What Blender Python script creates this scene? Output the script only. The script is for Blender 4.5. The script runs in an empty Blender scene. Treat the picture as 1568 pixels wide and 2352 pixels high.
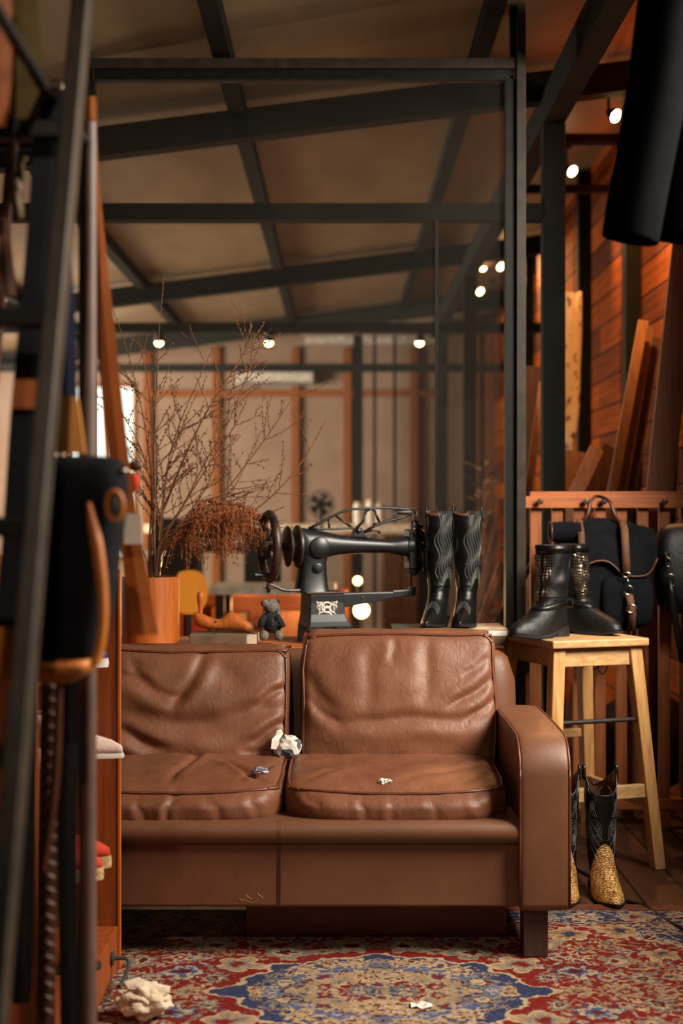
import bpy, bmesh, math, random
import numpy as np
from mathutils import Vector, Matrix, noise, Euler

random.seed(7); np.random.seed(7)
PI = math.pi
sc = bpy.context.scene
COL = sc.collection

# ------------------------------------------------------------------ camera, world, exposure
CAMH = 1.2
cam_d = bpy.data.cameras.new('camera'); cam = bpy.data.objects.new('camera', cam_d); COL.objects.link(cam)
cam.location = (0, 0, CAMH); cam.rotation_euler = (PI / 2, 0, 0)
cam_d.sensor_fit = 'VERTICAL'; cam_d.sensor_height = 36; cam_d.sensor_width = 24; cam_d.lens = 50
cam_d.dof.use_dof = True; cam_d.dof.focus_distance = 4.15; cam_d.dof.aperture_fstop = 2.0
cam_d.clip_start = 0.05; cam_d.clip_end = 100
sc.camera = cam
sc.view_settings.view_transform = 'Standard'; sc.view_settings.look = 'None'
sc.view_settings.exposure = 0.35; sc.view_settings.gamma = 1.0; sc.view_settings.use_curve_mapping = False

w = bpy.data.worlds.new('world'); sc.world = w; w.use_nodes = True
w.node_tree.nodes['Background'].inputs[0].default_value = (0.85, 0.80, 0.62, 1)
w.node_tree.nodes['Background'].inputs[1].default_value = 0.10

def area(name, loc, target, sx, sy, power, col):
    l = bpy.data.lights.new(name, 'AREA'); l.shape = 'RECTANGLE'; l.size = sx; l.size_y = sy
    l.energy = power; l.color = col
    o = bpy.data.objects.new(name, l); COL.objects.link(o); o.location = loc
    d = Vector(target) - Vector(loc); o.rotation_euler = d.to_track_quat('-Z', 'Y').to_euler()
    return o
# daylight through the opening in the right wall beside the camera, through the far room's windows, plus an added ceiling fill
area('daylight_right', (2.3, 2.85, 2.75), (0.25, 4.1, 0.5), 1.4, 1.2, 250, (1.0, 0.90, 0.77))
area('daylight_far_left', (-3.7, 10.1, 1.6), (-0.9, 12.0, 2.1), 2.2, 1.4, 300, (1.0, 0.86, 0.72))
area('ceiling_fill_left', (-2.9, 6.8, 1.5), (-0.8, 7.6, 3.2), 1.6, 1.2, 22, (1.0, 0.84, 0.66))  # indoor fill added to lift the ceiling; no window stands here

def lamp(name, loc, power, col, target=None, angle=60, r=0.03):
    l = bpy.data.lights.new(name, 'SPOT' if target else 'POINT'); l.energy = power; l.color = col; l.shadow_soft_size = r
    if target: l.spot_size = math.radians(angle); l.spot_blend = 0.7
    o = bpy.data.objects.new(name, l); COL.objects.link(o); o.location = loc
    if target: o.rotation_euler = (Vector(target) - Vector(loc)).to_track_quat('-Z', 'Y').to_euler()
    return o

# added fill from an unseen source over the camera, brightening the rack goods
lamp('rack_fill_light', (-0.2, 0.3, 2.7), 60, (1, .80, .60), (-.45, 2.45, 1.25), 42)
# ------------------------------------------------------------------ helpers
F = 3266.7
def P(px, py, D):
    return Vector(((px - 784) * D / F, D, CAMH + (1176 - py) * D / F))
def PG(px, py, z=0.0):            # the point of a level surface at height z seen at a picture point
    D = (CAMH - z) * F / (py - 1176.0)
    return Vector(((px - 784) * D / F, D, z))
def lin(c):
    return tuple(((v / 255) / 12.92 if v / 255 <= .04045 else ((v / 255 + .055) / 1.055) ** 2.4) for v in c)

class NT:
    def __init__(s, name):
        s.m = bpy.data.materials.new(name); s.m.use_nodes = True; s.t = s.m.node_tree
        s.b = s.t.nodes['Principled BSDF']; s.out = s.t.nodes['Material Output']
    def n(s, typ, **kw):
        x = s.t.nodes.new(typ)
        for k, v in kw.items():
            if k in x.inputs: x.inputs[k].default_value = v
            else: setattr(x, k, v)
        return x
    def l(s, a, b): s.t.links.new(a, b)
    def coord(s, scale=(1, 1, 1), rot=(0, 0, 0), loc=(0, 0, 0)):
        tc = s.n('ShaderNodeTexCoord'); mp = s.n('ShaderNodeMapping')
        mp.inputs['Scale'].default_value = scale; mp.inputs['Rotation'].default_value = rot; mp.inputs['Location'].default_value = loc
        s.l(tc.outputs['Object'], mp.inputs['Vector']); return mp.outputs[0]
    def ramp(s, fac, stops):
        r = s.n('ShaderNodeValToRGB'); e = r.color_ramp.elements
        while len(e) < len(stops): e.new(0.5)
        for i, (p, c) in enumerate(stops): e[i].position = p; e[i].color = (*lin(c), 1)
        s.l(fac, r.inputs[0]); return r.outputs[0]
    def bump(s, h, strength=.3, dist=.002, prev=None):
        b = s.n('ShaderNodeBump'); b.inputs['Strength'].default_value = strength; b.inputs['Distance'].default_value = dist
        s.l(h, b.inputs['Height'])
        if prev is not None: s.l(prev, b.inputs['Normal'])
        s.l(b.outputs[0], s.b.inputs['Normal']); return b.outputs[0]

def plain(name, c, rough=.5, metal=0.0, c2=None, scale=20, bump=0, bscale=150, bdist=.002, stretch=(1, 1, 1), spec=None, coat=0, sheen=0):
    k = NT(name); k.b.inputs['Roughness'].default_value = rough; k.b.inputs['Metallic'].default_value = metal
    if spec is not None: k.b.inputs['Specular IOR Level'].default_value = spec
    if coat: k.b.inputs['Coat Weight'].default_value = coat; k.b.inputs['Coat Roughness'].default_value = .25
    if sheen: k.b.inputs['Sheen Weight'].default_value = sheen
    c2 = c2 or tuple(max(0, v * .82) for v in c)
    nz = k.n('ShaderNodeTexNoise'); nz.inputs['Scale'].default_value = scale; nz.inputs['Detail'].default_value = 5
    k.l(k.coord(stretch), nz.inputs['Vector'])
    k.l(k.ramp(nz.outputs[0], [(.35, c2), (.65, c)]), k.b.inputs['Base Color'])
    if bump:
        nb = k.n('ShaderNodeTexNoise'); nb.inputs['Scale'].default_value = bscale; nb.inputs['Detail'].default_value = 4
        k.l(k.coord(), nb.inputs['Vector']); k.bump(nb.outputs[0], bump, bdist)
    return k.m

def wood(name, c, c2, rough=.45, axis='z', scale=9, coat=0):
    st = {'x': (.07, 1, 1), 'y': (1, .07, 1), 'z': (1, 1, .07)}[axis]
    k = NT(name); k.b.inputs['Roughness'].default_value = rough
    if coat: k.b.inputs['Coat Weight'].default_value = coat; k.b.inputs['Coat Roughness'].default_value = .2
    nz = k.n('ShaderNodeTexNoise'); nz.inputs['Scale'].default_value = scale * 8; nz.inputs['Detail'].default_value = 6; nz.inputs['Distortion'].default_value = .6
    k.l(k.coord(st), nz.inputs['Vector'])
    n2 = k.n('ShaderNodeTexNoise'); n2.inputs['Scale'].default_value = 3; k.l(k.coord(), n2.inputs['Vector'])
    mx = k.n('ShaderNodeMath', operation='MULTIPLY_ADD'); k.l(nz.outputs[0], mx.inputs[0]); mx.inputs[1].default_value = .75
    m2 = k.n('ShaderNodeMath', operation='MULTIPLY'); k.l(n2.outputs[0], m2.inputs[0]); m2.inputs[1].default_value = .25; k.l(m2.outputs[0], mx.inputs[2])
    k.l(k.ramp(mx.outputs[0], [(.32, c2), (.62, c)]), k.b.inputs['Base Color'])
    k.bump(nz.outputs[0], .12, .001)
    return k.m

def glow(name, c, strength):
    k = NT(name); e = k.n('ShaderNodeEmission'); e.inputs[0].default_value = (*lin(c), 1); e.inputs[1].default_value = strength
    k.l(e.outputs[0], k.out.inputs[0]); return k.m

class MB:
    def __init__(s): s.v = []; s.f = []
    def add(s, vs, fs):
        o = len(s.v); s.v += [Vector(v) for v in vs]; s.f += [tuple(i + o for i in f) for f in fs]; return s
    def box(s, c, size, rot=None, taper=1.0):
        hx, hy, hz = size[0] / 2, size[1] / 2, size[2] / 2
        vs = []
        for z in (-1, 1):
            t = taper if z > 0 else 1
            for x, y in ((-1, -1), (1, -1), (1, 1), (-1, 1)): vs.append(Vector((x * hx * t, y * hy * t, z * hz)))
        if rot is not None:
            R = rot if isinstance(rot, Matrix) else Euler(rot).to_matrix(); vs = [R @ v for v in vs]
        vs = [v + Vector(c) for v in vs]
        return s.add(vs, [(3, 2, 1, 0), (4, 5, 6, 7), (0, 1, 5, 4), (1, 2, 6, 5), (2, 3, 7, 6), (3, 0, 4, 7)])
    def b2(s, x0, x1, y0, y1, z0, z1):
        return s.box(((x0 + x1) / 2, (y0 + y1) / 2, (z0 + z1) / 2), (abs(x1 - x0), abs(y1 - y0), abs(z1 - z0)))
    def bar(s, a, b, wx, wy, ref=(0, 1, 0)):      # a bar of section wx by wy between two points; wy lies along ref
        a = Vector(a); b = Vector(b); d = (b - a); L = d.length; d.normalize(); r = Vector(ref)
        x = r.cross(d)
        if x.length < 1e-4: x = Vector((1, 0, 0)).cross(d)
        x.normalize(); y = d.cross(x)
        R = Matrix((x, y, d)).transposed()
        return s.box((a + b) / 2, (wx, wy, L), R)
    def tube(s, pts, r, n=8, closed=False, caps=True, flat=None):
        pts = [Vector(p) for p in pts]; N = len(pts)
        if not hasattr(r, '__len__'): r = [r] * N
        rings = []; prev = None
        for i, p in enumerate(pts):
            if closed: t = pts[(i + 1) % N] - pts[i - 1]
            else: t = pts[min(i + 1, N - 1)] - pts[max(i - 1, 0)]
            if t.length < 1e-9: t = Vector((0, 0, 1))
            t.normalize()
            if prev is None:
                u = Vector((0, 0, 1)).cross(t)
                if u.length < .05: u = Vector((0, 1, 0)).cross(t)
            else: u = prev - t * prev.dot(t)
            if u.length < 1e-6: u = Vector((1, 0, 0))
            u.normalize(); prev = u.copy(); vv = t.cross(u)
            fl = flat if flat else 1
            rings.append([p + u * math.cos(2 * PI * k / n) * r[i] + vv * math.sin(2 * PI * k / n) * r[i] * fl for k in range(n)])
        return s.loft(rings, closed_path=closed, caps=caps and not closed)
    def loft(s, rings, closed_path=False, caps=True):
        n = len(rings[0]); vs = [v for r in rings for v in r]; fs = []
        M = len(rings)
        for i in range(M if closed_path else M - 1):
            j = (i + 1) % M
            for k in range(n): fs.append((i * n + k, i * n + (k + 1) % n, j * n + (k + 1) % n, j * n + k))
        if caps: fs.append(tuple(reversed(range(n)))); fs.append(tuple((M - 1) * n + k for k in range(n)))
        return s.add(vs, fs)
    def lathe(s, prof, c=(0, 0, 0), n=24, axis='z', caps=True):
        rings = []
        for r, h in prof:
            ring = []
            for k in range(n):
                a = 2 * PI * k / n; x, y = r * math.cos(a), r * math.sin(a)
                v = {'z': (x, y, h), 'x': (h, x, y), 'y': (y, h, x)}[axis]
                ring.append(Vector(v) + Vector(c))
            rings.append(ring)
        return s.loft(rings, caps=caps)
    def sphere(s, c, r, n=12, m=8, sq=(1, 1, 1)):
        prof = [(max(1e-4, math.sin(PI * i / m)) * r, -math.cos(PI * i / m) * r) for i in range(m + 1)]
        rings = [[Vector((c[0] + q * math.cos(2 * PI * k / n) * sq[0], c[1] + q * math.sin(2 * PI * k / n) * sq[1], c[2] + h * sq[2])) for k in range(n)] for q, h in prof]
        return s.loft(rings)
    def prism(s, poly, fn, t0, t1):               # poly of 2D points; fn(u, v, t) -> 3D point
        n = len(poly); vs = [fn(u, v, t0) for u, v in poly] + [fn(u, v, t1) for u, v in poly]
        fs = [tuple(range(n)), tuple(reversed(range(n, 2 * n)))] + [(k, n + k, n + (k + 1) % n, (k + 1) % n) for k in range(n)]
        return s.add(vs, fs)
    def sheet(s, grid):
        R = len(grid); C = len(grid[0])
        return s.add([v for r in grid for v in r], [(i * C + j, i * C + j + 1, (i + 1) * C + j + 1, (i + 1) * C + j) for i in range(R - 1) for j in range(C - 1)])
    def xf(s, M): s.v = [M @ v for v in s.v]; return s
    def build(s, name, m, parent=None, world=False, smooth=False, bevel=0, solid=0, sub=0, origin='base', seg=2):
        vs = s.v; loc = Vector((0, 0, 0))
        if parent is not None and world: vs = [v - parent.location for v in vs]
        if parent is None and origin == 'base':
            xs = [v.x for v in vs]; ys = [v.y for v in vs]; zs = [v.z for v in vs]
            loc = Vector(((min(xs) + max(xs)) / 2, (min(ys) + max(ys)) / 2, min(zs))); vs = [v - loc for v in vs]
        me = bpy.data.meshes.new(name); me.from_pydata([tuple(v) for v in vs], [], s.f)
        bm = bmesh.new(); bm.from_mesh(me); bmesh.ops.recalc_face_normals(bm, faces=bm.faces); bm.to_mesh(me); bm.free()
        me.materials.append(m)
        o = bpy.data.objects.new(name, me); COL.objects.link(o); o.location = loc
        if parent is not None: o.parent = parent
        if solid: md = o.modifiers.new('solid', 'SOLIDIFY'); md.thickness = solid; md.offset = 0
        if bevel: md = o.modifiers.new('bevel', 'BEVEL'); md.width = bevel; md.segments = seg; md.limit_method = 'ANGLE'; md.angle_limit = math.radians(40); md.harden_normals = False
        if sub: md = o.modifiers.new('sub', 'SUBSURF'); md.levels = sub; md.render_levels = sub
        if smooth:
            me.polygons.foreach_set('use_smooth', [True] * len(me.polygons))
            if smooth == 'auto':
                me.set_sharp_from_angle(angle=math.radians(42))
        return o

def tag(o, label=None, cat=None, group=None, kind=None):
    if label: o['label'] = label
    if cat: o['category'] = cat
    if group: o['group'] = group
    if kind: o['kind'] = kind
    return o
def thing(name, label, cat, loc=(0, 0, 0), rotz=0, group=None, rot=None):
    o = bpy.data.objects.new(name, None); COL.objects.link(o); o.location = loc
    o.rotation_euler = rot if rot else (0, 0, rotz); o.empty_display_size = .05
    return tag(o, label, cat, group)
def copy_tree(o, parent=None):
    kids = list(o.children); c = o.copy(); COL.objects.link(c)
    if parent is not None: c.parent = parent
    for k in kids: copy_tree(k, c)
    return c
TR = [0]
def trim(mb, m, **kw):
    TR[0] += 1; o = mb.build('trim_%d' % TR[0], m, origin=kw.pop('origin', 'base'), **kw); o['kind'] = 'structure'; return o
def cr(pts, n=8, closed=False):                    # Catmull-Rom through points
    pts = [Vector(p) for p in pts]; N = len(pts); out = []
    for i in range(N if closed else N - 1):
        if closed: a, b, c, d = pts[i - 1], pts[i], pts[(i + 1) % N], pts[(i + 2) % N]
        else: a, b, c, d = pts[max(i - 1, 0)], pts[i], pts[i + 1], pts[min(i + 2, N - 1)]
        for k in range(n):
            t = k / n
            out.append(.5 * ((2 * b) + (c - a) * t + (2 * a - 5 * b + 4 * c - d) * t * t + (3 * b - a - 3 * c + d) * t ** 3))
    if not closed: out.append(pts[-1])
    return out
def sstep(a, b, x):
    t = min(1, max(0, (x - a) / (b - a))); return t * t * (3 - 2 * t)
def nz3(p, s): return noise.noise(Vector(p) * s)

# ------------------------------------------------------------------ materials
M = {}
def leather(name, c, c2, grain=420, bd=.0012, rough=.46, crease=1.0):
    k = NT(name); k.b.inputs['Roughness'].default_value = rough; k.b.inputs['Specular IOR Level'].default_value = .45
    n1 = k.n('ShaderNodeTexNoise'); n1.inputs['Scale'].default_value = 5; n1.inputs['Detail'].default_value = 6; n1.inputs['Roughness'].default_value = .6
    k.l(k.coord(), n1.inputs['Vector'])
    k.l(k.ramp(n1.outputs[0], [(.3, c2), (.7, c)]), k.b.inputs['Base Color'])
    vo = k.n('ShaderNodeTexVoronoi', feature='DISTANCE_TO_EDGE'); vo.inputs['Scale'].default_value = grain; k.l(k.coord(), vo.inputs['Vector'])
    b1 = k.bump(vo.outputs[0], .25, bd)
    n2 = k.n('ShaderNodeTexNoise'); n2.inputs['Scale'].default_value = 42; n2.inputs['Detail'].default_value = 7; n2.inputs['Distortion'].default_value = 1.2
    k.l(k.coord((1, 1, .7)), n2.inputs['Vector'])
    b2 = k.bump(n2.outputs[0], .30 * crease, .006, b1)
    r = k.n('ShaderNodeMapRange'); k.l(n2.outputs[0], r.inputs[0]); r.inputs['To Min'].default_value = rough - .07; r.inputs['To Max'].default_value = rough + .12
    k.l(r.outputs[0], k.b.inputs['Roughness'])
    return k.m
M['sofa'] = leather('cognac_leather', (124, 78, 53), (105, 62, 40))
M['sofa_smooth'] = leather('cognac_leather_smooth', (110, 70, 46), (96, 59, 38), grain=520, crease=.25)
M['piping'] = plain('cognac_piping', (104, 54, 32), .4)
M['stitch_brown'] = plain('brown_thread', (66, 34, 20), .6)
M['steel_dark'] = plain('dark_green_grey_steel', (24, 23, 19), .5, .0, (17, 16, 13), bump=.05, spec=.22)
M['steel_frame'] = plain('partition_steel', (54, 46, 37), .5, .0, (38, 33, 27), spec=.3)
M['beam'] = plain('beam_paint', (27, 26, 21), .75, .0, (20, 19, 15), scale=6, spec=.15)
M['black_leather'] = leather('black_leather', (15, 15, 15), (9, 9, 9), rough=.32, crease=.5)
M['black_leather_dull'] = leather('black_leather_dull', (15, 15, 15), (9, 9, 9), rough=.45, crease=.9)
M['iron'] = plain('black_enamel_iron', (22, 24, 27), .40, 0, (16, 17, 19), bump=.08, coat=.1)
M['iron_worn'] = plain('worn_iron', (74, 58, 46), .42, .3, (38, 30, 25), bump=.12)
M['chrome'] = plain('tarnished_steel', (170, 160, 145), .22, 1.0)
M['brass'] = plain('aged_brass', (150, 112, 62), .35, 1.0)
M['pine'] = wood('stool_pine', (208, 160, 102), (172, 120, 66), .45)
M['pine_x'] = wood('stool_pine_top', (206, 164, 112), (170, 124, 76), .5, 'x')
M['teak'] = wood('orange_teak', (184, 98, 34), (146, 70, 22), .45)
M['teak_x'] = wood('orange_teak_rail', (182, 102, 48), (148, 76, 34), .5, 'x')
M['slat'] = wood('railing_slat', (164, 94, 44), (122, 64, 28), .6)
M['shelf_wood'] = wood('red_brown_shelf_wood', (150, 72, 24), (112, 48, 14), .5)
M['redwood'] = wood('reddish_board', (118, 62, 36), (84, 42, 24), .55, 'x')
M['darkleg'] = wood('dark_leg', (70, 45, 36), (48, 30, 24), .5)
M['lumber'] = wood('dull_lumber', (128, 82, 50), (96, 58, 34), .7)
M['lumber_pale'] = wood('pale_lumber', (170, 118, 80), (140, 92, 58), .7)
M['lumber_dark'] = wood('dark_lumber', (84, 48, 28), (54, 30, 18), .7)
M['navy'] = plain('navy_cloth', (20, 23, 32), .9, 0, (13, 15, 22), bump=.2, bscale=600)
M['blackcloth'] = plain('black_canvas', (17, 18, 22), .95, 0, (11, 12, 15), bump=.35, bscale=700, bdist=.001, spec=.12)
M['tan'] = leather('tan_leather', (182, 106, 34), (150, 80, 22), rough=.45, crease=.3)
M['rust'] = leather('rust_leather', (172, 90, 24), (138, 66, 14), rough=.5, crease=.3)
M['brown'] = leather('mid_brown_leather', (92, 48, 28), (66, 32, 18), rough=.4, crease=.5)
M['webbing'] = plain('brown_webbing', (98, 60, 34), .75, 0, (76, 44, 24), bump=.3, bscale=400)
M['mauve'] = plain('mauve_brown_paint', (92, 68, 58), .55, 0, (80, 58, 50))
M['white'] = plain('white_paper', (226, 218, 206), .8, 0, (200, 192, 180))
M['cream'] = plain('cream_cloth', (214, 196, 170), .85, 0, (188, 168, 142), bump=.3, bscale=90)
M['pinkmesh'] = plain('pink_white_mesh', (222, 196, 184), .7, 0, (196, 160, 148), scale=300, bump=.3)
M['red'] = plain('red_suede', (202, 54, 18), .8)
M['blue'] = plain('blue_suede', (34, 66, 120), .7)
M['jute'] = plain('jute_rope', (190, 160, 110), .9, 0, (150, 118, 74), scale=80, bump=.5, bscale=120)
M['gold_thread'] = plain('grey_thread', (96, 94, 90), .5)
M['grey_thread'] = plain('pale_thread', (112, 114, 110), .5)
M['twig'] = plain('brown_twig', (122, 76, 44), .7)
M['plume'] = plain('rust_plume', (160, 92, 46), .85, 0, (126, 68, 32))
M['rubber'] = plain('black_rubber', (18, 18, 18), .6)
M['fur'] = plain('grey_plush', (128, 120, 108), .95, 0, (90, 84, 76), scale=60, bump=.8, bscale=180, bdist=.008)
M['far_panel'] = plain('grey_wall_board', (146, 122, 104), .9, 0, (134, 110, 92), scale=3)
M['far_wood'] = wood('orange_stud', (140, 80, 28), (112, 58, 18), .85)
M['book_tan'] = plain('tan_book_cover', (112, 88, 64), .7)
M['grey_plastic'] = plain('grey_plastic', (70, 74, 72), .5)
M['white_enamel'] = plain('white_enamel', (200, 190, 176), .4)
M['olive'] = plain('olive_canvas', (104, 88, 48), .9, 0, (84, 70, 36))

def snake():
    k = NT('gold_snakeskin'); k.b.inputs['Roughness'].default_value = .38
    vo = k.n('ShaderNodeTexVoronoi', feature='DISTANCE_TO_EDGE'); vo.inputs['Scale'].default_value = 105; k.l(k.coord((.6, .8, 1.9)), vo.inputs['Vector'])
    n = k.n('ShaderNodeTexNoise'); n.inputs['Scale'].default_value = 24; k.l(k.coord(), n.inputs['Vector'])
    c1 = k.ramp(vo.outputs[0], [(.03, (110, 70, 32)), (.16, (240, 190, 112))])
    c2 = k.ramp(n.outputs[0], [(.4, (150, 104, 52)), (.6, (255, 255, 255))])
    mx = k.n('ShaderNodeMix', data_type='RGBA', blend_type='MULTIPLY'); mx.inputs[0].default_value = .6
    k.l(c1, mx.inputs[6]); k.l(c2, mx.inputs[7]); k.l(mx.outputs[2], k.b.inputs['Base Color'])
    k.bump(vo.outputs[0], .7, .004); return k.m
M['snake'] = snake()

def glass_thin():
    k = NT('dusty_window_glass')
    tr = k.n('ShaderNodeBsdfTransparent'); tr.inputs[0].default_value = (.93, .93, .90, 1)
    gl = k.n('ShaderNodeBsdfGlossy'); gl.inputs['Roughness'].default_value = .02; gl.inputs[0].default_value = (.9, .9, .9, 1)
    fr = k.n('ShaderNodeFresnel'); fr.inputs[0].default_value = 1.35
    df = k.n('ShaderNodeBsdfDiffuse'); df.inputs[0].default_value = (.5, .46, .4, 1)
    m1 = k.n('ShaderNodeMixShader'); k.l(fr.outputs[0], m1.inputs[0]); k.l(tr.outputs[0], m1.inputs[1]); k.l(gl.outputs[0], m1.inputs[2])
    m2 = k.n('ShaderNodeMixShader'); m2.inputs[0].default_value = .012; k.l(m1.outputs[0], m2.inputs[1]); k.l(df.outputs[0], m2.inputs[2])
    k.l(m2.outputs[0], k.out.inputs[0]); return k.m
M['glass'] = glass_thin()
def glass_clear():
    k = NT('clear_glass'); k.b.inputs['Transmission Weight'].default_value = 1; k.b.inputs['Roughness'].default_value = .02; k.b.inputs['IOR'].default_value = 1.42
    k.b.inputs['Base Color'].default_value = (.9, .93, .92, 1); return k.m
M['vase_glass'] = glass_clear()

def boards(name, c1, c2, mortar, order, width, row, msize=.004, off=(0, 0, 0), rough=.55, gstretch=(1, 1, .05), spec=.5):
    k = NT(name); k.b.inputs['Specular IOR Level'].default_value = spec; k.b.inputs['Roughness'].default_value = rough
    tc = k.n('ShaderNodeTexCoord'); sp = k.n('ShaderNodeSeparateXYZ'); cb = k.n('ShaderNodeCombineXYZ')
    ad = k.n('ShaderNodeVectorMath', operation='ADD'); ad.inputs[1].default_value = off
    k.l(tc.outputs['Object'], ad.inputs[0]); k.l(ad.outputs[0], sp.inputs[0])
    k.l(sp.outputs[order[0]], cb.inputs[0]); k.l(sp.outputs[order[1]], cb.inputs[1])
    br = k.n('ShaderNodeTexBrick'); k.l(cb.outputs[0], br.inputs['Vector']); br.inputs['Scale'].default_value = 1
    br.inputs['Brick Width'].default_value = width; br.inputs['Row Height'].default_value = row; br.inputs['Mortar Size'].default_value = msize
    br.inputs['Color1'].default_value = (*lin(c1), 1); br.inputs['Color2'].default_value = (*lin(c2), 1); br.inputs['Mortar'].default_value = (*lin(mortar), 1)
    br.offset = .37
    nz = k.n('ShaderNodeTexNoise'); nz.inputs['Scale'].default_value = 40; nz.inputs['Detail'].default_value = 6
    k.l(k.coord(gstretch), nz.inputs['Vector'])
    g = k.ramp(nz.outputs[0], [(.3, (150, 150, 150)), (.7, (255, 255, 255))])
    mx = k.n('ShaderNodeMix', data_type='RGBA', blend_type='MULTIPLY'); mx.inputs[0].default_value = .7
    k.l(br.outputs[0], mx.inputs[6]); k.l(g, mx.inputs[7]); k.l(mx.outputs[2], k.b.inputs['Base Color'])
    inv = k.n('ShaderNodeMath', operation='SUBTRACT'); inv.inputs[0].default_value = 1; k.l(br.outputs[1], inv.inputs[1])
    k.bump(inv.outputs[0], .6, .006); return k.m
M['floor'] = boards('dark_plank_floor', (104, 62, 38), (80, 48, 30), (22, 14, 9), (1, 0), 2.6, .155, .005, (0, -.04, 0), .5, (1, .05, 1))
# seams run away from the camera at x = .97, 1.13 ...
M['wallwood'] = boards('orange_wall_boards', (176, 84, 12), (84, 42, 20), (22, 10, 5), (1, 2), 1.7, .15, .005, (0, 0, .03), .8, (1, .05, 1), .08)
def ceil_mat():
    k = NT('ceiling_board'); k.b.inputs['Roughness'].default_value = .5
    n = k.n('ShaderNodeTexNoise'); n.inputs['Scale'].default_value = 4; n.inputs['Detail'].default_value = 3; k.l(k.coord((1, .35, 1)), n.inputs['Vector'])
    k.l(k.ramp(n.outputs[0], [(.3, (122, 100, 74)), (.7, (144, 120, 90))]), k.b.inputs['Base Color'])
    n2 = k.n('ShaderNodeTexNoise'); n2.inputs['Scale'].default_value = 300; k.l(k.coord(), n2.inputs['Vector']); k.bump(n2.outputs[0], .3, .002)
    return k.m
M['ceiling'] = ceil_mat()
# ------------------------------------------------------------------ the room
def struct(name, mb, m, **kw):
    o = mb.build(name, m, origin=None, **kw); o['kind'] = 'structure'; return o
XL, XR, YN, YF = -4.0, 1.43, -2.4, 13.4
SL = .125
def roofz(x): return CAMH + 1.80 + SL * x
fl = MB().b2(XL, XR, YN, YF, -.08, 0); struct('floor', fl, M['floor'])
ce = MB(); ce.add([(XL, YN, roofz(XL)), (XR + .1, YN, roofz(XR + .1)), (XR + .1, YF + .1, roofz(XR + .1)), (XL, YF + .1, roofz(XL)),
                   (XL, YN, roofz(XL) + .08), (XR + .1, YN, roofz(XR + .1) + .08), (XR + .1, YF + .1, roofz(XR + .1) + .08), (XL, YF + .1, roofz(XL) + .08)],
                  [(0, 1, 2, 3), (4, 5, 6, 7), (0, 1, 5, 4), (1, 2, 6, 5), (2, 3, 7, 6), (3, 0, 4, 7)])
struct('ceiling', ce, M['ceiling'])
wr = MB()                                    # right wall with the window opening beside the camera
top = roofz(XR)
W0, W1 = 2.1, 4.7
wr.b2(XR, XR + .08, W1, YF, 0, top); wr.b2(XR, XR + .08, YN, W0, 0, top); wr.b2(XR, XR + .08, W0, W1, 0, 1.15); wr.b2(XR, XR + .08, W0, W1, 2.9, top)
struct('wall_right', wr, M['wallwood'])
wf = MB(); wf.b2(-1.92, .92, YF, YF + .08, 0, 3.1); wf.b2(XL, -1.92, YF, YF + .08, 0, .75); wf.b2(XL, -2.12, YF, YF + .08, 2.42, 2.75); wf.b2(-2.12, -1.92, YF, YF + .08, 2.42, 2.8); wf.b2(XL, -2.6, YF, YF + .08, .75, 2.42)
wf.b2(.92, XR, YF, YF + .08, 0, 3.15)
struct('wall_far', wf, M['far_panel'])
wl = MB(); wl.b2(XL - .08, XL, YN, YF, 0, .8); wl.b2(XL - .08, XL, YN, YF, 2.35, roofz(XL)); wl.b2(XL - .08, XL, YN, 8.9, .8, 2.35); wl.b2(XL - .08, XL, 11.4, YF, .8, 2.35)
struct('wall_left', wl, M['far_panel'])

# far window: pale sky seen through the opening
sky = glow('bright_overcast_sky', (232, 240, 226), 1.6)
o = struct('window_2', MB().b2(-2.58, -1.94, YF + .10, YF + .12, .77, 2.40), sky)
fr = MB()
for x in (-2.58, -2.2, -1.94): fr.b2(x - .02, x + .02, YF - .01, YF + .06, .75, 2.42)
fr.b2(-2.6, -1.92, YF - .01, YF + .06, .75, .79); fr.b2(-2.6, -1.92, YF - .01, YF + .06, 2.38, 2.42)
fr.build('window_frame', M['far_wood'], o, world=True)
fr = MB()
for y in (W0 + .02, 3.4, W1 - .02): fr.b2(XR, XR + .06, y - .02, y + .02, 1.15, 2.9)
for z in (1.17, 2.88): fr.b2(XR, XR + .06, W0, W1, z - .02, z + .02)
struct('window_3', fr, M['steel_dark'])

# orange studs, rails and boards on the far wall
def fx(px, D=YF): return (px - 784) * D / F
def fz(py, D=YF): return CAMH + (1176 - py) * D / F
for px in (340, 497, 678, 797, 950):
    trim(MB().b2(fx(px - 9), fx(px + 9), YF - .06, YF, 0, fz(800)), M['far_wood'])
trim(MB().b2(fx(325), fx(1003), YF - .05, YF - .0, fz(912), fz(898)), M['far_wood'])
for a, b in ((1068, 1098), (1112, 1143)):
    trim(MB().b2(fx(a), fx(b), YF - .08, YF, 0, fz(735)), M['far_wood'])
for px in (822, 906, 1012, 860):
    wdt = 11 if px in (822, 1012) else 3.5
    trim(MB().b2(fx(px - wdt, 12.9), fx(px + wdt, 12.9), 12.85, 12.92, 0, fz(770, 12.9)), M['beam'])
trim(MB().b2(fx(700), fx(1000), YF - .03, YF, fz(790), fz(772)), M['white_enamel'])
ac = thing('air_conditioner', 'long pale wall air conditioner high on the far wall behind the branches', 'air conditioner', (fx(640), YF, fz(890)))
MB().b2(fx(545), fx(722), YF - .24, YF - .06, fz(888), fz(858)).build('casing', M['white_enamel'], ac, world=True, bevel=.02)
MB().b2(fx(555), fx(712), YF - .25, YF - .235, fz(887), fz(883)).build('air_vent', M['grey_plastic'], ac, world=True)

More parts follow.
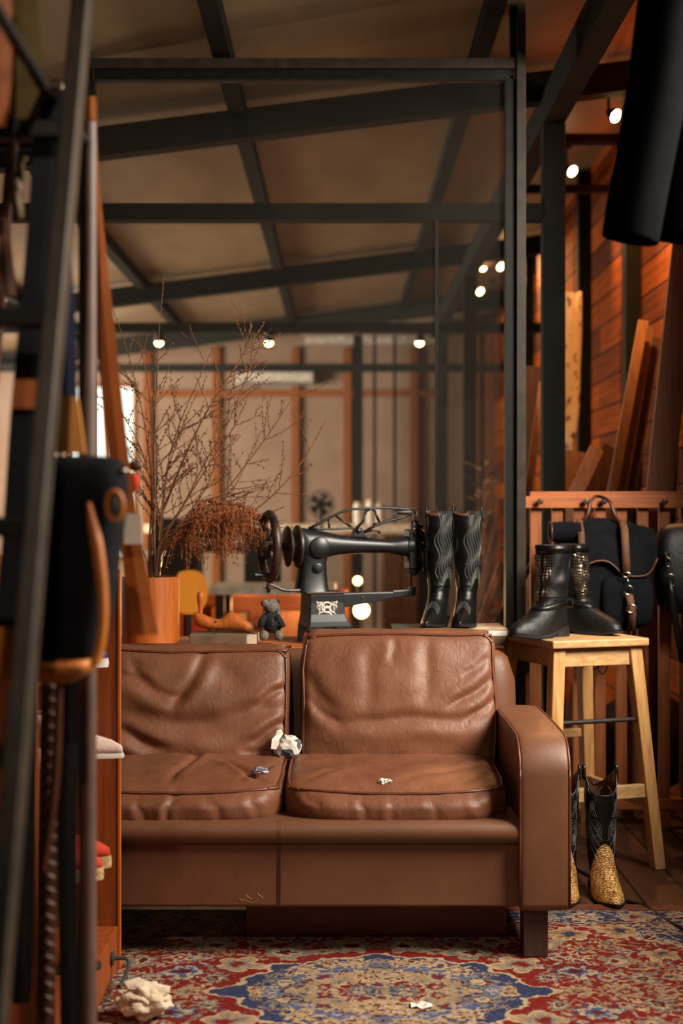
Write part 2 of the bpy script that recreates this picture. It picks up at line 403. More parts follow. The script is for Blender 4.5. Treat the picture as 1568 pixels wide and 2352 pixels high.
# rafters (sloping up to the right) with level ties beneath, three frames deep
for D, hc, th in ((6.0, 1.63, .095), (9.9, 1.63, .10), (12.5, 1.63, .11)):
    za = CAMH + hc + SL * XL; zb = CAMH + hc + SL * XR
    m = MB(); m.add([(x, y, (za if x == XL else zb) + dz) for dz in (0, th + .03) for x, y in ((XL, D), (XR, D), (XR, D + .09), (XL, D + .09))],
                    [(0, 1, 2, 3), (4, 5, 6, 7), (0, 1, 5, 4), (1, 2, 6, 5), (2, 3, 7, 6), (3, 0, 4, 7)])
    trim(m, M['beam'])
for D, th in ((6.0, .07), (9.72, .065), (12.4, .065)):
    trim(MB().b2(XL, .85 if D < 7 else XR, D - .04, D + .04, 2.425, 2.425 + th), M['beam'])
# purlins running away from the camera under the ceiling board
for x in (-3.1, -2.25, -1.39, -.44, .55):
    z = roofz(x); hw = .033
    trim(MB().b2(x - hw, x + hw, YN, YF, z - .075, z - .0), M['beam'])
# heavy eaves beam on its posts
trim(MB().b2(.845, .935, 1.0, YF, 2.83, 2.97), M['beam'])
for D in (6.0, 9.9, 12.6):
    trim(MB().b2(.845, .938, D - .045, D + .045, 0, 2.83), M['beam'], bevel=.004)
for D, w_ in ((6.85, .05), (8.2, .045), (10.6, .045)):
    trim(MB().b2(XR - .07, XR, D - w_, D + w_, 0, roofz(XR) - .02), M['beam'])
trim(MB().b2(.9, XR, 6.5, 6.56, 2.89, 2.93), M['beam'])
# threshold strip beyond the rug
trim(MB().b2(.3, XR, 4.27, 4.33, .0005, .006), M['redwood'])

# glass partition of steel sections behind the sofa
DG = 5.25
def gx(px): return (px - 784) * DG / F
def gz(py): return CAMH + (1176 - py) * DG / F
win = thing('window_1', None, None, (0, DG, 0)); win['kind'] = 'structure'
mf = MB(); mf.b2(gx(1184), gx(1205), DG - .03, DG + .06, 0, roofz(.64) - .01); mf.build('frame_post', M['steel_frame'], win, world=True, bevel=.002)  # lighter steel puts the highlight on the outer post into its colour
mf = MB(); mf.b2(gx(1160), gx(1184) - .001, DG - .012, DG + .045, 0, gz(183)); mf.build('inner_stile', M['steel_dark'], win, world=True)
mf = MB(); mf.b2(gx(1172), gx(1184) - .001, DG, DG + .045, gz(137), roofz(.63) - .01); mf.build('inner_stile', M['steel_dark'], win, world=True)
mf = MB(); mf.b2(gx(208), gx(1184) - .001, DG - .02, DG + .045, gz(160), gz(137)); mf.build('top_rail', M['steel_frame'], win, world=True)
mf = MB(); mf.b2(gx(216), gx(1172), DG - .005, DG + .04, gz(184), gz(160) - .001); mf.build('top_rail', M['steel_dark'], win, world=True)
mf = MB(); mf.b2(gx(190), gx(209), DG - .03, DG + .045, 0, roofz(-.95) - .01); mf.build('frame_post', M['steel_dark'], win, world=True)
mf = MB(); mf.b2(gx(209), gx(217), DG - .01, DG + .04, 0, gz(184)); mf.build('inner_stile', M['steel_dark'], win, world=True)
mf = MB(); mf.b2(gx(999), gx(1007), DG + .005, DG + .03, gz(1160), gz(505)); mf.build('glazing_bar', M['steel_dark'], win, world=True)
mf = MB(); mf.b2(gx(217), gx(1160), DG + .010, DG + .016, .02, gz(184)); mf.build('glass_pane', M['glass'], win, world=True)
mf = MB(); mf.b2(gx(209), gx(1160), DG - .02, DG + .045, 0, .05); mf.build('bottom_rail', M['steel_dark'], win, world=True)

# ------------------------------------------------------------------ rug with a woven medallion pattern
def make_rug():
    cx, cy, HX, HY = .10, 3.535, 1.26, .725; st = .0025
    nx, ny = int(2 * HX / st), int(2 * HY / st)
    X, Y = np.meshgrid(np.linspace(-HX, HX, nx + 1), np.linspace(-HY, HY, ny + 1))
    def C(c): return np.array(lin(c))
    red, navy, blue, beige, cream, grey, dred, brown = map(C, ((108, 28, 20), (46, 50, 76), (70, 80, 112), (140, 114, 84), (162, 140, 110), (104, 102, 96), (78, 24, 18), (116, 82, 56)))
    rng = np.random.RandomState(11)
    wob = .012 * np.sin(X * 21 + 2 * np.sin(Y * 17)) + .010 * np.cos(Y * 26 + 3 * np.sin(X * 11))
    img = np.empty(X.shape + (3,)); img[:] = red
    ax, ay = np.abs(X), np.abs(Y)
    bd = np.minimum(HX - ax, HY - ay)                     # distance from the edge
    # corner spandrels of the field
    sc_ = .035 * np.abs(np.sin(np.arctan2(HY - ay, HX - ax) * 9))
    dsp = np.hypot((HX - ax) / 1.15, (HY - ay)) + wob
    reg = (dsp < .50 + sc_); img[reg] = navy
    edge = np.abs(dsp - (.50 + sc_)) < .008; img[edge] = cream
    reg = dsp < .36 + sc_ * .8; img[reg] = brown * .8 + red * .2
    img[np.abs(dsp - (.36 + sc_ * .8)) < .006] = cream
    # medallion rings
    th = np.arctan2(Y / .27, X / .355); rr = np.hypot(X / .355, Y / .27)
    rb = 1 + .085 * np.abs(np.cos(th * 4)) * 1.0 + .05 * np.cos(th * 16) + .12 * np.exp(-(np.sin(th) / .16) ** 2)
    for k, colr in ((1.0, cream), (.965, navy), (.76, cream), (.735, blue), (.60, dred), (.57, beige), (.34, cream), (.315, red), (.17, cream), (.14, navy)):
        rbb = 1 + (rb - 1) * (1 if k > .7 else .8)
        img[(rr < k * rbb)] = colr
    def stamp(px, py, r, kind, cols, rot=0, sy=1.0):
        for sx_, sy_ in ((1, 1), (-1, 1), (1, -1), (-1, -1)):
            qx, qy = px * sx_, py * sy_
            i0 = max(0, int((qx - 1.5 * r + HX) / st)); i1 = min(nx, int((qx + 1.5 * r + HX) / st) + 1)
            j0 = max(0, int((qy - 1.5 * r + HY) / st)); j1 = min(ny, int((qy + 1.5 * r + HY) / st) + 1)
            if i1 <= i0 or j1 <= j0: continue
            dx = (X[j0:j1, i0:i1] - qx) * sx_; dy = (Y[j0:j1, i0:i1] - qy) * sy_
            x = dx * math.cos(rot) + dy * math.sin(rot); y = (-dx * math.sin(rot) + dy * math.cos(rot)) / sy
            a = np.arctan2(y, x); d = np.hypot(x, y) / r
            sub = img[j0:j1, i0:i1]
            if kind == 0:                                  # rosette
                e = .78 + .22 * np.cos(a * 8); sub[d < e * 1.1] = cols[3]; sub[d < e] = cols[0]; sub[d < e * .66] = cols[1]; sub[d < .40] = cols[2]; sub[d < .2] = cols[0]
            elif kind == 1:                                # palmette
                e = (.62 + .38 * np.abs(np.cos(a * 2.5))) * (1 + .25 * np.cos(a)); sub[d < e * 1.08] = cols[3]; sub[d < e * .92] = cols[0]; sub[(d < e * .62)] = cols[1]; sub[(d < e * .36)] = cols[2]
                sub[(np.abs(np.sin(a * 7)) < .22) & (d < e * .9) & (d > .35)] = cols[3]
            elif kind == 2:                                # curled leaf
                y2 = y / r + .35 * np.sin(x / r * 2.2); e = .30 * np.clip(1 - (x / r) ** 2, 0, 1); sub[np.abs(y2) < e] = cols[0]; sub[np.abs(y2) < e * .3] = cols[1]
            elif kind == 3:                                # small blossom
                e = .7 + .3 * np.cos(a * 5); sub[d < e] = cols[0]; sub[d < .3] = cols[1]
            elif kind == 4:                                # tendril ring
                sub[(np.abs(d - .8) < .10) & (a > -1.9)] = cols[0]
    pals = [(beige, grey, red, cream), (cream, blue, dred, navy), (beige, brown, navy, cream), (grey, cream, dred, beige), (cream, beige, red, blue)]
    used = []
    def place(n, r, kind, inside, gap, palpick=None):
        tries = 0; c = 0
        while c < n and tries < n * 60:
            tries += 1; x, y = rng.uniform(0, HX - .01), rng.uniform(0, HY - .01)
            if not inside(x, y): continue
            rr_ = r * rng.uniform(.8, 1.2)
            if any((x - a) ** 2 + (y - b) ** 2 < (rr_ + q) ** 2 * gap for a, b, q in used): continue
            used.append((x, y, rr_)); p = pals[rng.randint(len(pals))] if palpick is None else palpick[rng.randint(len(palpick))]
            stamp(x, y, rr_, kind, p, rng.uniform(0, 6.28), rng.uniform(.75, 1.1)); c += 1
    def field(x, y): return (math.hypot(x / .355, y / .27) > 1.25) and min(HX - x, HY - y) > .16
    def med(x, y): return math.hypot(x / .355, y / .27) < .93
    def border(x, y): return min(HX - x, HY - y) < .13
    # border bands
    img[bd < .155] = cream; img[bd < .148] = dred; img[bd < .136] = cream; img[bd < .130] = navy
    for k in range(70):
        s = k * .145
        if s < HX: stamp(s + .03, HY - .078, .056, 1 if k % 2 else 0, pals[k % 5], 0)
    for k in range(1, 9): stamp(HX - .078, k * .145 - .10, .056, 1 if k % 2 else 0, pals[k % 5], 1.5)
    place(60, .020, 2, border, .7); place(200, .011, 3, border, .6)
    img[bd < .022] = beige; img[(bd < .022) & (np.sin((X + Y) * 200) > 0)] = blue; img[bd < .008] = dred
    place(16, .062, 1, field, 1.05); place(30, .045, 0, field, 1.0); place(60, .036, 1, field, .95)
    place(150, .026, 2, field, .85); place(200, .018, 3, field, .8); place(260, .010, 3, field, .7); place(120, .022, 4, field, .5)
    mp = [(cream, dred, beige, beige), (beige, navy, red, cream), (grey, dred, cream, navy)]
    place(10, .046, 0, med, 1.0, mp); place(20, .030, 1, med, .8, mp); place(60, .016, 3, med, .7, mp); place(90, .014, 4, med, .4, mp)
    # hand-knotted irregularity: the drawing wavers a little
    def smooth_noise(cell):
        gy, gx = X.shape[0] // cell + 3, X.shape[1] // cell + 3; g_ = rng.uniform(-1, 1, (gy, gx))
        yy_ = np.arange(X.shape[0]) / cell; xx_ = np.arange(X.shape[1]) / cell; iy = yy_.astype(int); ix = xx_.astype(int); fy = (yy_ - iy)[:, None]; fx_ = (xx_ - ix)[None, :]
        fy = fy * fy * (3 - 2 * fy); fx_ = fx_ * fx_ * (3 - 2 * fx_)
        a_ = g_[iy][:, ix]; b_ = g_[iy][:, ix + 1]; c_ = g_[iy + 1][:, ix]; d_ = g_[iy + 1][:, ix + 1]
        return (a_ * (1 - fx_) + b_ * fx_) * (1 - fy) + (c_ * (1 - fx_) + d_ * fx_) * fy
    jj = np.clip(np.arange(X.shape[0])[:, None] + 3.6 * smooth_noise(9) + 2.0 * smooth_noise(4), 0, X.shape[0] - 1).astype(int)
    ii = np.clip(np.arange(X.shape[1])[None, :] + 3.6 * smooth_noise(9) + 2.0 * smooth_noise(4), 0, X.shape[1] - 1).astype(int)
    img = img[jj, ii]
    fade = smooth_noise(40)[..., None] * .10; spk = smooth_noise(3)[..., None]
    img = img * (1 + fade) ; img = np.where(spk > .62, img * .6 + blue * .25 + .02, img)
    # weave irregularity
    n1 = rng.normal(0, 1, X.shape); 
    k = np.array([.25, .5, .25]); 
    for _ in range(2):
        n1 = np.apply_along_axis(lambda m_: np.convolve(m_, k, 'same'), 1, n1)
    img = np.clip(img * (1 + .22 * n1)[..., None], 0, 1)
    nv = X.size; co = np.empty((nv, 3), np.float32); co[:, 0] = X.ravel(); co[:, 1] = Y.ravel(); co[:, 2] = .009
    me = bpy.data.meshes.new('rug')
    idx = np.arange(nv).reshape(X.shape); q = np.stack([idx[:-1, :-1], idx[:-1, 1:], idx[1:, 1:], idx[1:, :-1]], -1).reshape(-1, 4)
    me.vertices.add(nv); me.vertices.foreach_set('co', co.ravel())
    me.loops.add(q.size); me.loops.foreach_set('vertex_index', q.ravel().astype(np.int32))
    me.polygons.add(len(q)); me.polygons.foreach_set('loop_start', np.arange(0, q.size, 4, dtype=np.int32))
    me.update(calc_edges=True)
    at = me.color_attributes.new('weave', 'FLOAT_COLOR', 'POINT'); c4 = np.ones((nv, 4), np.float32); c4[:, :3] = img.reshape(-1, 3); at.data.foreach_set('color', c4.ravel())
    k = NT('woven_wool'); k.b.inputs['Roughness'].default_value = .95; k.b.inputs['Specular IOR Level'].default_value = .1
    a = k.n('ShaderNodeAttribute', attribute_name='weave'); k.l(a.outputs[0], k.b.inputs['Base Color'])
    nn = k.n('ShaderNodeTexNoise'); nn.inputs['Scale'].default_value = 500; k.l(k.coord(), nn.inputs['Vector']); k.bump(nn.outputs[0], .5, .004)
    me.materials.append(k.m)
    root = thing('rug', 'red blue and beige patterned rug with a scalloped medallion under the sofa', 'rug', (cx, cy, 0))
    o = bpy.data.objects.new('pile', me); COL.objects.link(o); o.parent = root
    MB().b2(-HX, HX, -HY, HY, .001, .0085).build('backing', M['jute'], root)
    return root
make_rug()

# ------------------------------------------------------------------ the sofa
sofa = thing('sofa', 'two seat cognac brown leather sofa with piped cushions on block legs', 'sofa', (-.16, 3.78, 0))
SX = -.16
def fold_disp(x, y, folds):
    s = 0
    for (x0, y0, x1, y1, w_, d) in folds:
        dx, dy = x1 - x0, y1 - y0; L2 = dx * dx + dy * dy; L = math.sqrt(L2)
        t = ((x - x0) * dx + (y - y0) * dy) / L2
        n_ = ((x - x0) * dy - (y - y0) * dx) / L
        n_ += .004 * math.sin(t * 7 + x0 * 40)
        if -.25 < t < 1.25 and abs(n_) < w_ * 5:
            e = sstep(-.2, .25, t) * (1 - sstep(.7, 1.2, t))
            s += e * (-d * math.exp(-(n_ / w_) ** 2) + .55 * d * math.exp(-((n_ - 2.1 * w_) / (1.3 * w_)) ** 2))
    return s
def cushion_shell(hx, hy, hz, r, n=(90, 26, 90)):
    pts = []; faces = []; key = {}
    H = Vector((hx, hy, hz))
    def vid(i, j, k):
        if (i, j, k) in key: return key[(i, j, k)]
        q = Vector(((2 * i / n[0] - 1) * hx, (2 * j / n[1] - 1) * hy, (2 * k / n[2] - 1) * hz))
        inn = Vector([max(-(H[a] - r), min(H[a] - r, q[a])) for a in range(3)]); d = q - inn
        p = inn + d.normalized() * r if d.length > 0 else q
        key[(i, j, k)] = len(pts); pts.append(p); return key[(i, j, k)]
    for (a, b, c) in ((0, 1, 2), (1, 2, 0), (2, 0, 1)):
        for side in (0, n[c]):
            for i in range(n[a]):
                for j in range(n[b]):
                    q = []
                    for (u, v) in ((i, j), (i + 1, j), (i + 1, j + 1), (i, j + 1)):
                        t = [0, 0, 0]; t[a] = u; t[b] = v; t[c] = side; q.append(vid(*t))
                    faces.append(tuple(q if side else reversed(q)))
    return pts, faces

def back_cushion(px0, px1, pyt, pyb, D, folds, seed, sag, kk, tuck=0):
    sc0 = F / D; cx = ((px0 + px1) / 2 - 784) / sc0; hx = (px1 - px0) / 2 / sc0
    zt = CAMH + (1176 - pyt) / sc0; zb = CAMH + (1176 - pyb) / sc0 - .03; cz = (zt + zb) / 2; hz = (zt - zb) / 2; hy = .075
    fo = [(((a - 784) / sc0 - cx), CAMH + (1176 - b) / sc0 - cz, ((c - 784) / sc0 - cx), CAMH + (1176 - d_) / sc0 - cz, w_ / sc0, dd) for a, b, c, d_, w_, dd in folds]
    tilt = math.radians(13)
    def deform(p):
        u, v = p.x / hx, p.z / hz; s = -p.y / hy
        cu, cv = max(0, 1 - u * u), max(0, 1 - v * v)
        y = p.y
        if s > 0: y -= s * (.055 * (cu ** .5) * (cv ** .6) * (1 - .25 * v)); y -= s * (fold_disp(p.x, p.z, fo) + .0045 * nz3((p.x + seed, 0, p.z), 9) * 1 + .0016 * nz3((p.x * .7 + seed, 3, p.z), 22))
        x = p.x * (1 - kk * v * v * .5 - .028 * abs(v) ** 7) + .006 * nz3((seed, p.z, p.y), 8)
        z = p.z * (1 - kk * u * u * .5 - .034 * abs(u) ** 7) + (.006 * nz3((p.x, seed, p.y), 7)) - sag * (1 - u * u) * max(0, v) 
        z2 = z + hz
        return Vector((x, y + z2 * math.sin(tilt), z2 * math.cos(tilt) - hz))
    pts, fs = cushion_shell(hx, hy, hz, .034)
    off = Vector((cx, D - .05, cz))
    mb = MB(); mb.add([deform(p) + off for p in pts], fs)
    o = mb.build('back_cushion', M['sofa'], sofa, world=True, smooth=True)
    def ring(yy, ins):
        R = []; rr = .034; ex, ez = hx - ins, hz - ins
        for c0, c1, a0 in ((ex - rr, ez - rr, 0), (-(ex - rr), ez - rr, 90), (-(ex - rr), -(ez - rr), 180), (ex - rr, -(ez - rr), 270)):
            for a in range(0, 91, 15): R.append(Vector((c0 + rr * math.cos(math.radians(a0 + a)), yy, c1 + rr * math.sin(math.radians(a0 + a)))))
        R = cr(R, 4, True); return R
    for yy, ins in ((-hy + .006, .011), (hy - .012, .006)):
        pr = MB().tube([deform(p) + off for p in ring(yy, ins)], .0048, 6, closed=True)
        pr.build('piping', M['piping'], o, world=False, smooth=True)
        # piping verts are in world space: shift to the cushion's parent frame
        bpy_o = o.children[-1] if len(o.children) else None
    for c in o.children: c.location = -sofa.location
    return o
back_cushion(118, 668, 1470, 1745, 4.40,
    [(272, 1655, 400, 1700, 16, .020), (272, 1530, 430, 1590, 14, .010), (272, 1620, 560, 1665, 22, .012), (410, 1610, 480, 1475, 12, .011), (660, 1560, 590, 1605, 9, .009), (668, 1640, 575, 1690, 10, .012),
     (300, 1500, 360, 1560, 12, .006), (450, 1640, 650, 1610, 20, .010), (470, 1480, 560, 1560, 26, .006), (560, 1700, 640, 1720, 12, .007)], 3, .012, .03)
back_cushion(690, 1138, 1437, 1742, 4.40,
    [(700, 1530, 760, 1620, 18, .009), (760, 1640, 1100, 1632, 15, .008), (1128, 1545, 1020, 1610, 10, .009), (1130, 1590, 1060, 1640, 8, .008), (985, 1450, 970, 1600, 16, .007), (855, 1470, 840, 1620, 18, .006),
     (705, 1590, 780, 1650, 10, .006), (1120, 1500, 1060, 1540, 8, .004), (900, 1450, 905, 1510, 9, .004)], 8, .004, .035)

def seat_cushion(x0, x1, folds, front, seed, rr=.05):
    cx = (x0 + x1) / 2; hx = (x1 - x0) / 2; y0, y1 = 3.83, 4.42; cy = (y0 + y1) / 2; hy = (y1 - y0) / 2; hz = .055; cz = .411
    fo = [(*(PG(a, b, .455).xy - Vector((cx, cy))), *(PG(c, d_, .455).xy - Vector((cx, cy))), w_, dd) for a, b, c, d_, w_, dd in folds]
    ff = [(a - cx, b - cz, c - cx, d_ - cz, w_, dd) for a, b, c, d_, w_, dd in front]
    def deform(p):
        u, v = p.x / hx, p.y / hy; s = p.z / hz; cu, cv = max(0, 1 - u * u), max(0, 1 - v * v)
        z = p.z; y = p.y; x = p.x
        if s > 0: z += s * (.012 * cu ** .5 * cv ** .5 + fold_disp(p.x, p.y, fo) + .006 * nz3((p.x + seed, p.y, 0), 7) + .002 * nz3((p.x + seed, p.y, 5), 25)) - .012 * s * max(0, -v) ** 4
        fr_ = max(0, -v) ** 6
        y -= fr_ * (.036 * (1 - s * s) * (1 - u ** 8) + .55 * fold_disp(p.x, p.z, ff) + .004 * nz3((p.x * 1.0 + seed, 1, p.z), 16)) 
        y += fr_ * .055 * u ** 6 
        x *= (1 - .035 * max(0, -v) ** 3 * 1) * (1 + .02 * (1 - s * s))
        z -= .024 * fr_ * (1 - u * u) if s < 0 else 0
        z -= .010 * (1 - u * u) * fr_ if s >= 0 else 0
        return Vector((x, y, z))
    pts, fs = cushion_shell(hx, hy, hz, .036, (96, 70, 24)); off = Vector((cx, cy, cz))
    o = MB().add([deform(p) + off for p in pts], fs).build('seat_cushion', M['sofa'], sofa, world=True, smooth=True)
    for zz, ins in ((hz - .008, .008), (-hz + .006, .008)):
        R = []; r_ = .036; ex, ey = hx - ins, hy - ins
        for c0, c1, a0 in ((ex - r_, ey - r_, 0), (-(ex - r_), ey - r_, 90), (-(ex - r_), -(ey - r_), 180), (ex - r_, -(ey - r_), 270)):
            for a in range(0, 91, 15): R.append(Vector((c0 + r_ * math.cos(math.radians(a0 + a)), c1 + r_ * math.sin(math.radians(a0 + a)), zz)))
        R = [deform(p) + off for p in cr(R, 5, True)]
        pr = MB().tube(R, .0046, 6, closed=True).build('piping', M['piping'], o, smooth=True); pr.location = -sofa.location
    return o
seat_cushion(-.775, -.160, [(390, 1800, 460, 1745, .014, .012), (520, 1765, 600, 1800, .013, .012), (280, 1770, 400, 1772, .020, .005), (560, 1800, 640, 1765, .012, .006), (330, 1750, 420, 1745, .012, .006)],
             [(-.45, .46, -.47, .38, .010, .012), (-.55, .44, -.52, .38, .010, .008), (-.36, .45, -.31, .39, .012, .006), (-.24, .45, -.22, .38, .010, .007), (-.19, .46, -.17, .39, .010, .006)], 2)
seat_cushion(-.155, .452, [(690, 1765, 800, 1757, .012, .007), (800, 1768, 910, 1775, .010, .008), (1050, 1760, 1140, 1770, .010, .006), (1080, 1800, 1160, 1770, .012, .006), (700, 1800, 780, 1780, .014, .005), (930, 1800, 1120, 1770, .02, .005)],
             [(-.11, .45, -.06, .42, .010, .006), (.05, .45, .06, .40, .010, .007), (.13, .45, .14, .39, .011, .006), (.36, .46, .38, .40, .012, .006), (.24, .45, .26, .39, .012, .004)], 6)

# frame: front panel, rolled lip, back, arms
mb = MB()
def lip_ring(x, dx=0):
    R = []
    for k in range(14):
        a = -PI / 2 - PI * k / 13; R.append(Vector((x, 3.795 + .030 * math.cos(a) * (1 - dx), .347 + .031 * math.sin(a) * (1 - dx))))
    R.append(Vector((x, 3.98, .378))); R.append(Vector((x, 3.98, .316))); return R
rings = [lip_ring(-.80, .3), lip_ring(-.795)] + [lip_ring(-.78 + i * (1.262) / 40) for i in range(41)] + [lip_ring(.487), lip_ring(.494, .4)]
mb.loft(rings).build('seat_lip', M['sofa_smooth'], sofa, world=True, smooth='auto')
mb = MB().b2(-.80, .478, 3.795, 4.60, .145, .322); mb.build('front_panel', M['sofa_smooth'], sofa, world=True, bevel=.008, smooth='auto')
mb = MB().b2(-.775, .455, 3.95, 4.5, .32, .368); mb.build('seat_deck', M['sofa_smooth'], sofa, world=True, bevel=.01)
sm = MB()
for dx in (-.003, .003): sm.tube([(-.166 + dx, 3.7935, .15), (-.166 + dx, 3.7935, .312)], .0011, 5); sm.tube([(-.166 + dx, 3.80 - .0345 * math.cos(a), .347 + .0322 * math.sin(a)) for a in [i * PI / 12 - PI / 2.3 for i in range(11)]], .0011, 5)
sm.build('seam', M['stitch_brown'], sofa, world=True)
sm = MB()
for (dx, zz) in ((0, .155),):
    for k in range(6): sm.tube([(-.30 + .01 * k + .02 * (k % 3), 3.7945, .150 + .004 * k), (-.295 + .01 * k + .02 * (k % 2), 3.7945, .158 + .005 * k)], .0007, 4)
sm.build('scuff', M['tan'], sofa, world=True)

def arm(xi, xo, nm):
    # side profile in (y, z): flat top with a generous rounded front
    prof = [(4.52, .145), (3.775, .145), (3.765, .16)]
    for k in range(13):
        a = PI + (PI / 2) * k / 12; 
        prof.append((3.765 + .105 + .105 * math.cos(PI + (-PI / 2) * k / 12), .492 + .105 * math.sin(PI - PI / 2 * k / 12)))
    prof += [(4.0, .600), (4.2, .600), (4.38, .598), (4.48, .585), (4.53, .55)]
    prof[1] = (3.780, .140); prof[2] = (3.766, .155)
    n = 20; rings = []
    for i in range(n + 1):
        t = i / n; x = xi + (xo - xi) * t; s = 2 * t - 1
        e = .006 * (1 - s * s) ** .5 if abs(s) < 1 else 0
        rings.append([Vector((x, y + (-e if y < 3.9 else 0), z + (e * 1.3 if z > .45 else 0))) for y, z in prof])
    o = MB().loft(rings).build('armrest', M['sofa_smooth'], sofa, world=True, smooth='auto', bevel=.006)
    for x in (xi, xo):
        path = cr([(x, y, z) for y, z in prof[2:]], 2)
        p = MB().tube(path, .0038, 6).build('piping', M['piping'], o, smooth=True); p.location = -sofa.location
    return o
arm(.473, .604, 'r'); arm(-.925, -.795, 'l')
# back frame: padded roll behind the cushions
rings = []
for i in range(61):
    t = i / 60; x = -.885 + 1.45 * t; e = min(t, 1 - t) * 1.45; c = math.sqrt(max(0, 1 - (1 - min(1, e / .09)) ** 2))
    rng_ = []
    for k in range(28):
        a = 2 * PI * k / 28; 
        yy = 4.61 + .075 * math.copysign(abs(math.cos(a)) ** .6, math.cos(a)) * (.35 + .65 * c); zz = .47 + (.285 * (.72 + .28 * c)) * math.copysign(abs(math.sin(a)) ** .55, math.sin(a))
        rng_.append(Vector((x, yy + (zz - .2) * .08, zz - (0.02 if t < .001 or t > .999 else 0))))
    rings.append(rng_)
MB().loft(rings).build('back_frame', M['sofa_smooth'], sofa, world=True, smooth=True)
for x, y in ((.486, 3.80), (.486, 4.50), (-.87, 3.80), (-.87, 4.50)):
    MB().b2(x, x + .066, y, y + .075, .0095, .146).build('leg', M['darkleg'], sofa, world=True, bevel=.003)

# plinth box under the sofa
pb = thing('wooden_plinth', 'low reddish wooden box standing on the rug under the sofa', 'box', (.1, 4.15, .0095))
MB().b2(-.267, .461, 3.99, 4.35, .0095, .108).build('box_body', M['redwood'], pb, world=True, bevel=.003)
MB().b2(-.262, .10, 3.985, 4.35, .1085, .124).build('lid', M['redwood'], pb, world=True, bevel=.002)
MB().b2(.103, .458, 3.985, 4.35, .1085, .124).build('lid', M['redwood'], pb, world=True, bevel=.002)

# crumpled papers on the sofa, rag and slip on the rug
def crumple(name, c, size, mat_, label, cat, seed, sq=(1, 1, 1), amp=.35, sub=4, smooth=False, gray=None, hf=1.0):
    bm = bmesh.new(); bmesh.ops.create_icosphere(bm, subdivisions=sub, radius=1)
    for v in bm.verts:
        p = v.co.copy(); a = noise.cell_vector(p * 2.1 + Vector((seed, 0, 0)))
        d = 0
        for s_, w_ in ((1.6, 1), (3.4, .55 * hf), (7, .25 * hf)):
            d += w_ * (abs(noise.noise(p * s_ + Vector((seed, seed * .7, 0)))) * 2 - .5)
        v.co = p * (1 + amp * d)
        v.co = Vector((v.co.x * sq[0], v.co.y * sq[1], v.co.z * sq[2])) * size
    zs = min(v.co.z for v in bm.verts)
    me = bpy.data.meshes.new(name); bm.to_mesh(me); bm.free()
    for v in me.vertices: v.co.z -= zs
    me.materials.append(mat_)
    if gray: 
        me.materials.append(gray)
        for p in me.polygons:
            if noise.noise(p.center / size * 1.1 + Vector((seed * 3, 1, 2))) > .12: p.material_index = 1
    o = bpy.data.objects.new(name, me); COL.objects.link(o); o.location = c
    if smooth: me.polygons.foreach_set('use_smooth', [True] * len(me.polygons))
    return tag(o, label, cat)
M['newsprint'] = plain('grey_newsprint', (96, 98, 98), .8, 0, (52, 54, 56), scale=45)
pz = PG(660, 1748, .455)
bl = crumple('crumpled_newspaper', (pz.x, 4.27, .452), .043, M['white'], 'crumpled ball of grey and white newspaper between the two seat cushions', 'paper', 5, (1, .8, .85), .20, 3, gray=M['newsprint'], hf=.5)
c1 = crumple('crumpled_foil', PG(597, 1783, .463), .019, plain('printed_foil', (206, 200, 204), .3, .5, (88, 84, 120), scale=90), 'small crumpled shiny wrapper on the left seat cushion', 'wrapper', 9, (1.3, .8, .6), .4, 3)
c2 = crumple('paper_scrap', PG(884, 1803, .456), .0135, M['white'], 'tiny white paper scrap on the right seat cushion', 'paper', 14, (1.3, .9, .6), .7, 3)
# the twisted tip of the newspaper ball
tp = MB(); b0 = Vector((pz.x - .012, 4.26, .50))
tp.sheet([[P(640, 1722, 4.25), P(622, 1720, 4.24)], [P(642, 1700, 4.25), P(624, 1698, 4.24)], [P(650, 1685, 4.26), P(632, 1690, 4.25)], [P(646, 1676, 4.26), P(636, 1678, 4.25)]])
t_ = tp.build('paper_corner', M['white'], bl, solid=.002); t_.location = -bl.location
rag = crumple('crumpled_cloth', PG(325, 2350, .01) + Vector((0, .03, -.002)), .060, M['cream'], 'crumpled cream rag lying on the rug at the foot of the shoe shelf', 'cloth', 21, (1.1, .8, .66), .30, 6, True, hf=.35)
sl = MB(); g = PG(968, 2310, .011)
sl.sheet([[g + Vector((-.026 + .013 * i, -.018 + .012 * j, .002 + .004 * math.sin(i * 2.1 + j))) for i in range(5)] for j in range(4)])
tag(sl.build('paper_slip', M['white'], solid=.0008), 'small white torn paper slip lying on the rug medallion', 'paper')
# ------------------------------------------------------------------ table behind the sofa and what stands on it
TZ = .745; DT = 4.98; S5 = F / DT
tb = thing('work_table', 'wooden table behind the sofa carrying the sewing machine', 'table', (-.1, 4.98, 0))
MB().b2(-.90, .55, 4.79, 5.21, TZ - .03, TZ).build('tabletop', M['teak_x'], tb, world=True, bevel=.004)
MB().b2(-.85, .50, 4.83, 5.17, TZ - .10, TZ - .031).build('apron', M['slat'], tb, world=True)
for x in (-.83, .44):
    for y in (4.84, 5.11): MB().b2(x, x + .05, y, y + .05, .0, TZ - .1).build('leg', M['slat'], tb, world=True)

# --- cylinder-arm sewing machine
sm_ = thing('sewing_machine', 'black antique cylinder arm sewing machine with a spoked handwheel on the table', 'sewing machine', ((714 - 784) / S5, DT, TZ), math.radians(17))
KX = 1 / S5 / math.cos(math.radians(17))
def mx(cx): return (400 + cx / 1.96 - 714) * KX
def mz(cy): return CAMH + (1176 - (1100 + cy / 1.96)) / S5 - TZ
ir, iw = M['iron'], M['iron_worn']
